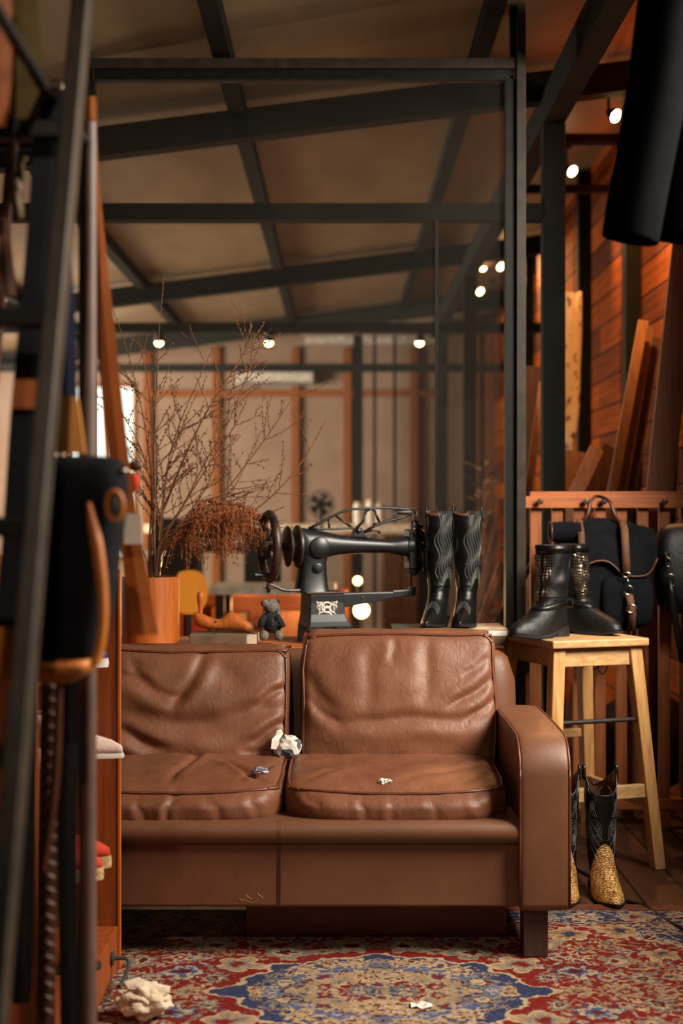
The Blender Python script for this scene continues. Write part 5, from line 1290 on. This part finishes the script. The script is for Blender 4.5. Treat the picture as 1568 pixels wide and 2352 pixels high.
# white jars on the counter
for px, hh, lbl in ((822, .16, 'left white canister on the far counter'), (850, .18, 'middle white canister on the far counter'), (872, .15, 'right white canister on the far counter')):
    t = thing('canister', lbl, 'canister', (fx2(px, 11.8), 11.8, 1.101), group='white canisters'); MB().lathe([(.001, 0), (.035, 0), (.037, .02), (.037, hh), (.001, hh)], n=16).build('jar', M['white'], t, smooth='auto'); MB().lathe([(.001, hh), (.03, hh + .001), (.03, hh + .02), (.001, hh + .02)], n=16).build('lid', M['cream'], t)
# storage crates in the dim band below the horizon
for px0, px1, py, D, mt, lbl, nm in ((350, 440, 1190, 9.6, 'beam', 'dark cabinet behind the plume, far left through the glass', 'cabinet'), (560, 640, 1215, 9.4, 'navy', 'dark blue cabinet behind the handwheel', 'cabinet'), (880, 960, 1230, 9.2, 'lumber_dark', 'brown cabinet behind the machine head', 'cabinet')):
    a0, a1 = fx2(px0, D), fx2(px1, D); zt3 = CAMH + (1176 - py) * D / F; t = thing(nm, lbl, 'cabinet', ((a0 + a1) / 2, D + .2, 0)); MB().b2(a0, a1, D, D + .4, .001, zt3).build('cabinet_body', M[mt], t, world=True, bevel=.006)
    MB().b2(a0 + .01, (a0 + a1) / 2 - .003, D - .015, D - .001, .08, zt3 - .02).build('door', M[mt], t, world=True); MB().b2((a0 + a1) / 2 + .003, a1 - .01, D - .015, D - .001, .08, zt3 - .02).build('door', M[mt], t, world=True)
# slanting boards seen through the glass by the right post
for i, (a, b, c_, d_) in enumerate(((1140, 1230, 1095, 1400), (1152, 1300, 1110, 1420), (1128, 1200, 1080, 1330))):
    lean(a, b, 6.6 + .2 * i, c_, d_, 6.3 + .2 * i, 14, M['lumber' if i != 1 else 'lumber_pale'], ['thin brown batten leaning behind the glass right of the western boots', 'pale thin batten leaning behind the glass, lowest by the steel post', 'brown batten behind the glass just above the western boots'][i], .015)
pg = thing('potted_plant', 'blurred green plant far behind the western boots', 'plant', (fx2(1110, 9.0), 9.0, 0)); m = MB(); rg = random.Random(4); green = plain('leaf_green', (44, 66, 44), .6)
for k in range(90):
    z = rg.uniform(.5, 1.5); a = rg.uniform(0, 6.28); r = rg.uniform(.02, .12) * (1.4 - .5 * z); c = Vector((r * math.cos(a), r * math.sin(a), z)); q = Vector((math.cos(a), math.sin(a), .4)); s = Vector((-math.sin(a), math.cos(a), 0))
    m.add([c, c + q * .04 + s * .015, c + q * .09, c + q * .04 - s * .015], [(0, 1, 2, 3)])
m.build('foliage', green, pg); MB().tube([(0, 0, .2), (.01, 0, 1.4)], .008, 6).build('stem', M['twig'], pg); MB().lathe([(.001, .001), (.09, .001), (.12, .22), (.11, .22), (.10, .18), (.001, .18)], n=20).build('pot', M['rust'], pg, smooth='auto')

# ------------------------------------------------------------------ dark jacket on its rail, upper right
rl = MB(); rl.tube([(.62, 3.05, 2.62), (XR - .003, 3.05, 2.62)], .012, 10); rl.tube([(.66, 3.05, 2.62), (.66, 3.05, roofz(.66) - .002)], .008, 8)
tag(rl.build('garment_rail', M['steel_dark'], smooth='auto'), 'dark steel garment rail hung from the ceiling holding the dark jacket', 'rail')
jk = thing('dark_jacket', 'dark navy tailored jacket hanging at the upper right with its sleeve in front', 'jacket', (.97, 3.05, 1.78))
SJ = F / 3.02
def jx(px): return (px - 784) / SJ
def jz(py): return CAMH + (1176 - py) / SJ
R = []
for z, cx, hx_, hy_, c_ in ((jz(536), .93, .265, .085, 0), (jz(530), .93, .268, .09, 0), (1.95, .93, .255, .09, 1), (2.10, .93, .245, .095, 1), (2.25, .93, .25, .10, 1), (2.38, .93, .25, .09, 1), (2.46, .93, .22, .07, 1), (2.51, .93, .10, .05, 1), (2.54, .93, .05, .04, 1)):
    R.append([Vector((cx + hx_ * math.cos(a), 3.07 + hy_ * math.sin(a) * (1 + .12 * math.sin(9 * a)) , z)) for a in [2 * PI * k / 60 for k in range(60)]])
jcloth = plain('dark_wool', (14, 14, 15), .97, 0, (10, 10, 11), bump=.3, bscale=500, spec=.04)
MB().loft(R, caps=False).build('jacket_body', jcloth, jk, world=True, smooth=True, solid=.006)
def sleeve(pts, name):
    R = []
    for (a, b, y, hw_, hd_, tilt) in pts:
        R.append([Vector((a + hw_ * math.cos(t) , y + hd_ * math.sin(t) * (1 + .06 * math.sin(3 * t)), b - tilt * math.cos(t))) for t in [2 * PI * k / 36 for k in range(36)]])
    return MB().loft(R, caps=False).build(name, jcloth, jk, world=True, smooth=True, solid=.006, sub=1)
sleeve([(jx(1427), jz(571), 2.93, .0555, .045, .010), (jx(1428), jz(560), 2.93, .0560, .046, .010), (jx(1447), jz(450), 2.935, .058, .05, .008), (jx(1480), jz(300), 2.95, .059, .054, .004), (jx(1507), jz(150), 2.965, .062, .058, 0), (jx(1530), jz(0), 2.98, .068, .062, 0), (.735, 2.40, 3.03, .075, .068, 0), (.76, 2.46, 3.05, .06, .06, 0)], 'sleeve')
sleeve([(1.24, 1.78, 3.07, .055, .05, 0), (1.23, 1.95, 3.07, .058, .055, 0), (1.18, 2.2, 3.07, .065, .06, 0), (1.14, 2.42, 3.07, .07, .065, 0), (1.12, 2.46, 3.07, .055, .06, 0)], 'sleeve')
m = MB()
for k in range(4): m.lathe([(.001, -.006), (.007, -.005), (.008, 0)], (jx(1418 + 5 * k), 2.89 + .001 * k, jz(512 - 22 * k)), 12, 'y')
m.build('cuff_buttons', plain('dark_horn', (16, 15, 15), .7), jk, world=True)
MB().sheet([[Vector((.86, 2.965, 2.50)), Vector((.93, 2.955, 2.44))], [Vector((.83, 2.955, 2.35)), Vector((.91, 2.95, 2.28))], [Vector((.90, 2.955, 2.12)), Vector((.93, 2.955, 2.10))]]).build('lapel', jcloth, jk, world=True, solid=.004)
hg = thing('coat_hanger', 'wooden hanger inside the dark jacket on the garment rail', 'hanger', (.93, 3.06, 2.45)); MB().tube(cr([(-.19, 0, -.02), (-.1, 0, .03), (0, 0, .06), (.1, 0, .03), (.19, 0, -.02)]), .012, 8).build('hanger_arms', M['teak_x'], hg, smooth=True); MB().tube(cr([(0, 0, .05), (0, 0, .13), (.012, -.01, .165), (0, -.01, .186), (-.018, -.01, .17)]), .0025, 6).build('hook', M['chrome'], hg)

# ------------------------------------------------------------------ shoe shelf on the left
shf = thing('shoe_shelf', 'orange wooden open shoe shelf standing at the left end of the sofa', 'shelf', (-.76, 3.2, 0))
XS = -.583
MB().b2(-1.0, XS, 3.705, 3.725, .01, 1.05).build('side_panel', M['shelf_wood'], shf, world=True, bevel=.002)
MB().b2(-1.0, XS, 2.72, 2.74, .01, 1.05).build('side_panel', M['shelf_wood'], shf, world=True, bevel=.002)
MB().b2(-1.02, -1.0, 2.72, 3.725, .01, 1.05).build('back_panel', M['shelf_wood'], shf, world=True)
MB().b2(-1.0, XS, 2.74, 3.704, 1.03, 1.05).build('top_board', M['teak'], shf, world=True)
for z in (.30, .565, .81): MB().b2(-1.0, -.70, 2.74, 3.704, z - .015, z).build('shelf_board', M['shelf_wood'], shf, world=True, bevel=.002)
MB().b2(-1.0, XS, 2.741, 3.703, .01, .122).build('base_box', M['shelf_wood'], shf, world=True, bevel=.002)
MB().b2(XS + .0005, XS + .006, 3.703, 3.727, .01, 1.05).build('edge_strip', M['teak'], shf, world=True)
h = MB(); p = Vector((XS + .003, 3.60, .07)); h.tube(cr([p, p + Vector((.035, 0, .0)), p + Vector((.045, -.02, -.012)), p + Vector((.045, -.12, -.020)), p + Vector((.04, -.15, -.022))], 5), .0055, 8); h.lathe([(.018, 0), (.018, .004), (.001, .004)], tuple(p), 14, 'x')
h.build('hook_handle', M['grey_plastic'], shf, world=True, smooth='auto')
def shoe(name, lbl, loc, rotz, L, W, Hh, mats, sole_h=.02, open_=True, point=.3, heel=0, group=None, rot=None):
    t = thing(name, lbl, 'shoe', loc, rotz, group, rot)
    def ring(z, f0, f1, ww, pw):      # y from heel (+) to toe (-)
        out = []
        for k in range(36):
            a = 2 * PI * k / 36; c, s = math.cos(a), math.sin(a); y0, y1 = f0, f1; y = (y0 + y1) / 2 + (y0 - y1) / 2 * c; x = ww * math.copysign(abs(s) ** .85, s) * (1 - pw * max(0, -c) ** 2) * (1 - .18 * max(0, c))
            out.append(Vector((x, y, z)))
        return out
    U = [ring(sole_h, 0, -L, W, point), ring(sole_h + .25 * Hh, .002, -L * .99, W * .98, point), ring(sole_h + .45 * Hh, .002, -L * .90, W * .92, point), ring(sole_h + .65 * Hh, .0, -L * .70, W * .85, .1), ring(sole_h + .85 * Hh, -.002, -L * .5, W * .75, 0), ring(sole_h + Hh, -.004, -L * .42, W * .68, 0)]
    lift = lambda v: Vector((v.x, v.y, v.z + heel * sstep(-L * .75, -L * .1, v.y)))
    m = MB().loft(U, caps=False); m.v = [lift(v) for v in m.v]; m.build('upper', mats[0], t, smooth=True, solid=.003)
    S = [ring(0, .002, -L - .003, W + .002, point), ring(sole_h * .5, .004, -L - .005, W + .004, point), ring(sole_h, .003, -L - .003, W + .003, point)]; m = MB().loft(S); m.v = [lift(v) for v in m.v]; m.build('sole', mats[1], t, smooth='auto')
    if heel: MB().lathe([(.006, 0), (.008, heel * .4), (.02, heel)], (0, -.03, 0), 14).build('heel', mats[1], t, smooth='auto')
    return t
shoe('sneaker', 'blue and red sneaker with a white sole on the top level of the shoe shelf', (-.862, 3.60, .811), math.radians(84), .275, .045, .06, (M['blue'], M['white']), .022)
for c in [o for o in bpy.data.objects if o.name == 'sneaker']: m = MB(); m.loft([[Vector((.030 * math.cos(a), -.115 + .062 * math.sin(a), z)) for a in [2 * PI * k / 16 for k in range(16)]] for z in (.055, .088)], caps=True); m.build('collar', M['red'], c, smooth='auto')
shoe('mesh_shoe', 'pinkish white mesh pointed shoe poking out furthest from the middle shelf', (-.835, 3.60, .585), math.radians(82), .29, .042, .07, (M['pinkmesh'], M['white']), .012, point=.75, heel=.03, group='pointed mesh shoes')
shoe('mesh_shoe', 'pinkish white mesh pointed shoe behind the hanging straps on the middle shelf', (-.90, 3.42, .567), math.radians(84), .26, .042, .08, (M['pinkmesh'], M['white']), .012, point=.7, heel=.0, group='pointed mesh shoes')
shoe('espadrille', 'red espadrille with a jute sole on the lower shelf, nearer the sofa', (-.855, 3.62, .301), math.radians(86), .27, .040, .07, (M['red'], M['jute']), .03, group='red espadrilles')
shoe('espadrille', 'red espadrille with a jute sole on the lower shelf, nearer the ladder', (-.845, 3.50, .301), math.radians(86), .26, .040, .07, (M['red'], M['jute']), .03, group='red espadrilles')
shoe('dress_shoe', 'polished brown round toed shoe on the bottom board of the shelf', (-.825, 3.36, .123), math.radians(88), .255, .046, .065, (leather('polished_brown', (150, 70, 30), (96, 40, 16), rough=.22, crease=.1), M['rubber']), .016)

# ------------------------------------------------------------------ ladder in the left foreground
def Ly(z): return 1.70 + .327 * z
ld = thing('metal_ladder', 'dark metal ladder leaning in the left foreground', 'ladder', (-.62, 1.7, 0))
for xx in (-.437, -.84):
    rail_m = MB().bar((xx - (.028 if xx > -.5 else 0), Ly(.0), .0), (xx + (.015 if xx > -.5 else 0), Ly(2.62), 2.62), .028, .052, (0, 1, 0)); mn = min(v.z for v in rail_m.v); rail_m.v = [v - Vector((0, 0, mn - .001)) for v in rail_m.v]; rail_m.build('side_rail', M['steel_frame'], ld, world=True, bevel=.004, seg=3)
for z in (.22, .54, .86, 1.178, 1.499, 1.815, 2.13, 2.44):
    MB().bar((-.480 + .0164 * z, Ly(z), z), (-.826, Ly(z), z), .030, .034, (0, 1, 0)).build('rung', M['steel_dark'], ld, world=True, bevel=.004)

# ------------------------------------------------------------------ rack pole with hanging leather goods
def hx(px, D): return (px - 784) * D / F
def hz2(py, D): return CAMH + (1176 - py) * D / F
rk = thing('display_rack', 'mauve brown upright display rack pole behind the ladder', 'rack', (-.455, 2.56, 0))
MB().tube([(hx(201, 2.56), 2.56, .0), (hx(201, 2.56), 2.56, 1.90)], .0165, 16).build('pole', M['mauve'], rk, world=True, smooth='auto')
MB().tube([(hx(201, 2.56), 2.56, 1.86), (hx(201, 2.56) - .02, 2.30, 1.88), (hx(201, 2.56) - .03, 1.55, 1.93)], .010, 10).build('rack_arm', M['steel_dark'], rk, world=True, smooth='auto')
MB().tube([(-1.25, 2.56, 1.862), (hx(201, 2.56), 2.56, 1.862)], .010, 10).build('rack_arm', M['steel_dark'], rk, world=True, smooth='auto')
MB().tube([(-1.25, 2.56, 0), (-1.25, 2.56, 1.88)], .0165, 12).build('pole', M['mauve'], rk, world=True, smooth='auto')
MB().b2(-1.3, -.40, 2.54, 2.58, 0, .03).build('foot_bar', M['steel_dark'], rk, world=True)

def ribbon(path, wd, name, mt, par=None, th=.004, label=None, cat=None, group=None):
    # path of (px, py, D, width_px)
    g = []
    for px, py, D, wp in path:
        p = P(px, py, D); h_ = wp / 2 * D / F; g.append([p + Vector((-h_, .0, 0)), p + Vector((h_, .004, 0))])
    rows = [cr([r[0] for r in g], 4), cr([r[1] for r in g], 4)]; gg = [[a, (a + b) / 2 + Vector((0, -.002, 0)), b] for a, b in zip(*rows)]
    o = MB().sheet(gg).build(name, mt, par, world=par is not None, solid=th, smooth=False)
    if label: tag(o, label, cat, group)
    return o
# long orange leather strap
os_ = thing('leather_strap', 'long orange leather strap hanging from the rack in front of the wooden pot', 'strap', tuple(P(330, 1460, 2.75)))
ribbon([(212, 268, 2.62, 14), (216, 400, 2.64, 18), (226, 560, 2.66, 30), (242, 760, 2.68, 42), (258, 920, 2.70, 44), (276, 1080, 2.72, 46), (300, 1240, 2.74, 48), (320, 1380, 2.75, 56), (333, 1458, 2.75, 58)], 0, 'strap_band', M['rust'], os_)
ribbon([(207, 222, 2.60, 24), (208, 275, 2.60, 26)], 0, 'strap_tab', M['tan'], os_, .008)
tg = MB(); tg.sheet([[P(284, 1180, 2.70), P(322, 1180, 2.70)], [P(285, 1250, 2.70), P(324, 1250, 2.70)]]); tg.build('price_tag', M['white'], os_, world=True, solid=.001)
# navy sling bag
nb = thing('sling_bag', 'navy black sling bag with orange leather trim hanging behind the ladder', 'bag', tuple(P(190, 1560, 2.36)))
DN = 2.36
def nring(py, x0, x1, hy, e=.45):
    cx = (x0 + x1) / 2; return sup(hx(cx, DN), DN, hz2(py, DN), (x1 - x0) / 2 * DN / F, hy, e, 36)
R = [nring(*a) for a in ((1530, 84, 205, .05), (1500, 80, 235, .075), (1440, 82, 248, .08), (1350, 86, 262, .085), (1250, 92, 276, .085), (1150, 98, 290, .08), (1090, 104, 292, .07), (1058, 112, 284, .055), (1046, 122, 250, .035))]
R = [[v + Vector((.004 * nz3(v, 9), .008 * nz3(v, 10), 0)) for v in r] for r in R]
MB().loft(R).build('bag_body', M['blackcloth'], nb, world=True, smooth=True, sub=1)
MB().loft([nring(1568, 76, 160, .03), nring(1558, 74, 190, .06), nring(1530, 76, 226, .08), nring(1500, 78, 240, .083)], caps=True).build('leather_bottom', M['tan'], nb, world=True, smooth=True, sub=1)
def curve_band(pts, mt, name, yy, th=.004):
    g = []
    for px, py, w_ in pts: g.append([Vector((hx(px - w_ / 2, yy), yy, hz2(py, yy))), Vector((hx(px + w_ / 2, yy), yy + .003, hz2(py, yy)))])
    r0, r1 = cr([a for a, b in g], 4), cr([b for a, b in g], 4)
    return MB().sheet([[a, (a + b) / 2 + Vector((0, -.004, 0)), b] for a, b in zip(r0, r1)]).build(name, mt, nb, world=True, smooth=True, solid=th)
curve_band([(204, 1155, 4), (212, 1200, 20), (222, 1250, 26), (230, 1310, 26), (236, 1370, 22), (236, 1430, 20), (228, 1490, 20), (214, 1530, 18)], M['tan'], 'curved_trim', DN - .092)
MB().sheet([[Vector((hx(a, DN - .03), DN - .03, hz2(b, DN - .03))) for a, b in row] for row in (((128, 908), (178, 912)), ((124, 960), (186, 962)), ((118, 1040), (196, 1042)))]).build('leather_yoke', plain('light_tan_leather', (232, 156, 80), .5, 0, (214, 134, 60), scale=8), nb, world=True, solid=.006)
m = MB(); c = Vector((hx(264, DN - .08), DN - .082, hz2(1162, DN - .08))); m.tube([c + Vector((.0125 * math.cos(a), 0, .0235 * math.sin(a))) for a in [2 * PI * k / 24 for k in range(24)]], .0045, 8, closed=True); m.build('leather_ring', M['tan'], nb, world=True, smooth=True)
m = MB(); m.sphere(tuple(c + Vector((.002, 0, 0))), .013, 14, 8, (.7, .5, 1.3)); m.build('snap', M['grey_plastic'], nb, world=True, smooth=True)
m = MB(); m.sphere(tuple(P(284, 1082, DN - .05)), .006, 10, 8); m.build('zip_pull', M['chrome'], nb, world=True, smooth=True)
ribbon([(122, 200, 2.34, 30), (118, 330, 2.33, 78), (100, 560, 2.31, 80), (82, 760, 2.30, 80), (66, 960, 2.30, 84), (50, 1200, 2.30, 84), (30, 1440, 2.30, 84)], 0, 'webbing_strap', M['navy'], nb, .006)
ribbon([(60, 872, 2.285, 58), (57, 905, 2.285, 56), (54, 938, 2.285, 54)], 0, 'leather_keeper', M['rust'], nb, .006)
ribbon([(146, 600, 2.40, 34), (150, 700, 2.39, 40), (152, 800, 2.38, 44), (154, 912, 2.37, 46)], 0, 'webbing_strap', plain('blue_webbing', (38, 46, 84), .8), nb, .006)
ribbon([(146, 300, 2.43, 30), (146, 600, 2.40, 32)], 0, 'webbing_strap', M['navy'], nb, .006)
# tan tote edge at the far left
tt = thing('tan_tote', 'orange tan leather tote at the left edge behind the ladder', 'bag', tuple(P(30, 1560, 2.5)))
DT2 = 2.5
MB().loft([sup(hx(cx_, DT2), DT2, hz2(py, DT2), w_ * DT2 / F, hy, .4, 28) for py, cx_, w_, hy in ((1560, 10, 62, .05), (1540, 10, 72, .07), (1400, 10, 74, .07), (1310, 8, 72, .06), (1275, 0, 60, .04))]).build('bag_body', M['tan'], tt, world=True, smooth=True)
MB().tube(cr([P(-30, 1290, 2.5), P(-25, 1000, 2.52), P(0, 700, 2.54), P(20, 420, 2.55), P(40, 270, 2.553)], 6), .010, 8, flat=.4).build('bag_handle', M['brown'], tt, world=True, smooth=True)
# belts hanging lower left
for path, mt, nm, lbl in (
        ([(64, 1250, 2.42, 50), (60, 1600, 2.42, 52), (52, 1950, 2.42, 54), (48, 2260, 2.42, 50), (48, 2306, 2.42, 24)], 'black_leather_dull', 'belt', 'wide black belt with a rounded end hanging lowest beside the ladder rail'),
        ([(120, 1300, 2.46, 44), (116, 1600, 2.46, 46), (108, 1950, 2.46, 46), (104, 2380, 2.46, 46)], 'webbing', 'woven_belt', 'woven brown belt hanging between two black belts behind the ladder'),
        ([(158, 1200, 2.44, 44), (158, 1600, 2.44, 46), (154, 1950, 2.44, 46), (160, 2380, 2.44, 44)], 'black_leather_dull', 'belt', 'long black belt hanging right of the woven brown belt'),
        ([(136, 1560, 2.40, 16), (126, 1800, 2.40, 20), (100, 2000, 2.40, 16)], 'brown', 'belt', 'thin brown belt hanging under the sling bag')):
    t0 = thing(nm, lbl, 'belt', tuple(P(path[-1][0], path[-1][1], path[-1][2])), group='belts on the display rack')
    ribbon(path, 0, 'belt_band', M[mt], t0, .004)
    a, D = path[0][0], path[0][2]
    top = P(a, path[0][1], D); MB().tube([top, Vector((top.x, D + .02, 1.60)), Vector((top.x - .02, 2.56, 1.862))], .004, 6).build('hanging_cord', M['rubber'], t0, world=True)
    if nm == 'woven_belt':
        m = MB()
        for k in range(60):
            p = P(118 - 14 * k / 60, 1420 + 15.5 * k, 2.453); s = 1 if k % 2 else -1; m.tube([p + Vector((-.014 * s, -.002, -.006)), p + Vector((.014 * s, -.002, .006))], .0035, 5)
        m.build('braid', M['brown'], t0, world=True, smooth=True)
# hanging pieces top left
ribbon([(-5, -60, 2.2, 60), (-2, 60, 2.2, 56), (0, 180, 2.2, 50), (-8, 290, 2.2, 40)], 0, 'hanging_leather', M['rust'], None, .006, 'orange brown leather piece hanging at the top left corner', 'leather')
ribbon([(50, -60, 2.3, 60), (52, 60, 2.3, 78), (62, 170, 2.3, 76), (58, 290, 2.3, 60)], 0, 'canvas_apron', M['olive'], None, .006, 'olive canvas strip hanging beside the orange leather at the top left', 'canvas')
cg = thing('leather_pouch', 'small dark brown leather pouch with shiny rings hanging at the rack top', 'pouch', tuple(P(122, 290, 2.45)))
MB().loft([sup(hx(cx_, 2.45), 2.45, hz2(py, 2.45), w_ * 2.45 / F, hy, .6, 24) for py, cx_, w_, hy in ((292, 122, 18, .015), (280, 122, 32, .03), (230, 124, 34, .035), (205, 128, 24, .02))]).build('pouch_body', M['brown'], cg, world=True, smooth=True)
m = MB()
for px, py in ((128, 200), (138, 224), (112, 214)): m.tube([P(px, py, 2.42) + Vector((.012 * math.cos(a), 0, .012 * math.sin(a))) for a in [2 * PI * k / 18 for k in range(18)]], .003, 6, closed=True)
m.build('rings', M['chrome'], cg, world=True, smooth=True)
ks = thing('key_tassel', 'pale cord tassel with hooks hanging between rack and ladder at the left', 'tassel', tuple(P(36, 500, 2.42)))
m = MB(); 
for k in range(5): m.tube(cr([P(60 - 4 * k, 360, 2.42), P(36 + 4 * k, 400, 2.42), P(30 + 5 * k, 450, 2.42), P(34 + 4 * k, 500, 2.42)], 5), .004, 6)
m.build('cords', M['olive'], ks, world=True, smooth=True)
m = MB(); m.sphere(tuple(P(36, 432, 2.40)), .012, 12, 8, (1, .7, 1.4)); m.tube([P(36, 440, 2.40), P(42, 500, 2.40)], .008, 8); m.build('clasp', M['book_tan'], ks, world=True, smooth=True)
ribbon([(6, 500, 2.45, 24), (14, 600, 2.45, 28), (22, 680, 2.45, 30)], 0, 'belt', M['brown'], None, .005, 'short brown leather belt end at the left edge above the second rung', 'belt')
# red and brown charm beside the orange strap
ch = thing('leather_charm', 'red and dark brown leather charm beside the orange strap above the price tag', 'charm', tuple(P(308, 1130, 2.8)))
m = MB(); m.sphere(tuple(P(310, 1070, 2.8)), .014, 14, 10, (1.0, .5, .75)); m.build('dark_leaf', M['brown'], ch, world=True, smooth=True)
MB().tube([P(310, 1075, 2.8), P(296, 1030, 2.76), P(272, 1020, 2.72)], .002, 6).build('cord', M['brown'], ch, world=True)
m = MB(); m.sphere(tuple(P(306, 1108, 2.8)), .014, 14, 10, (.9, .5, 1.4)); m.build('red_leaf', M['red'], ch, world=True, smooth=True)
# small white block and yellow post edge to the left of the far window
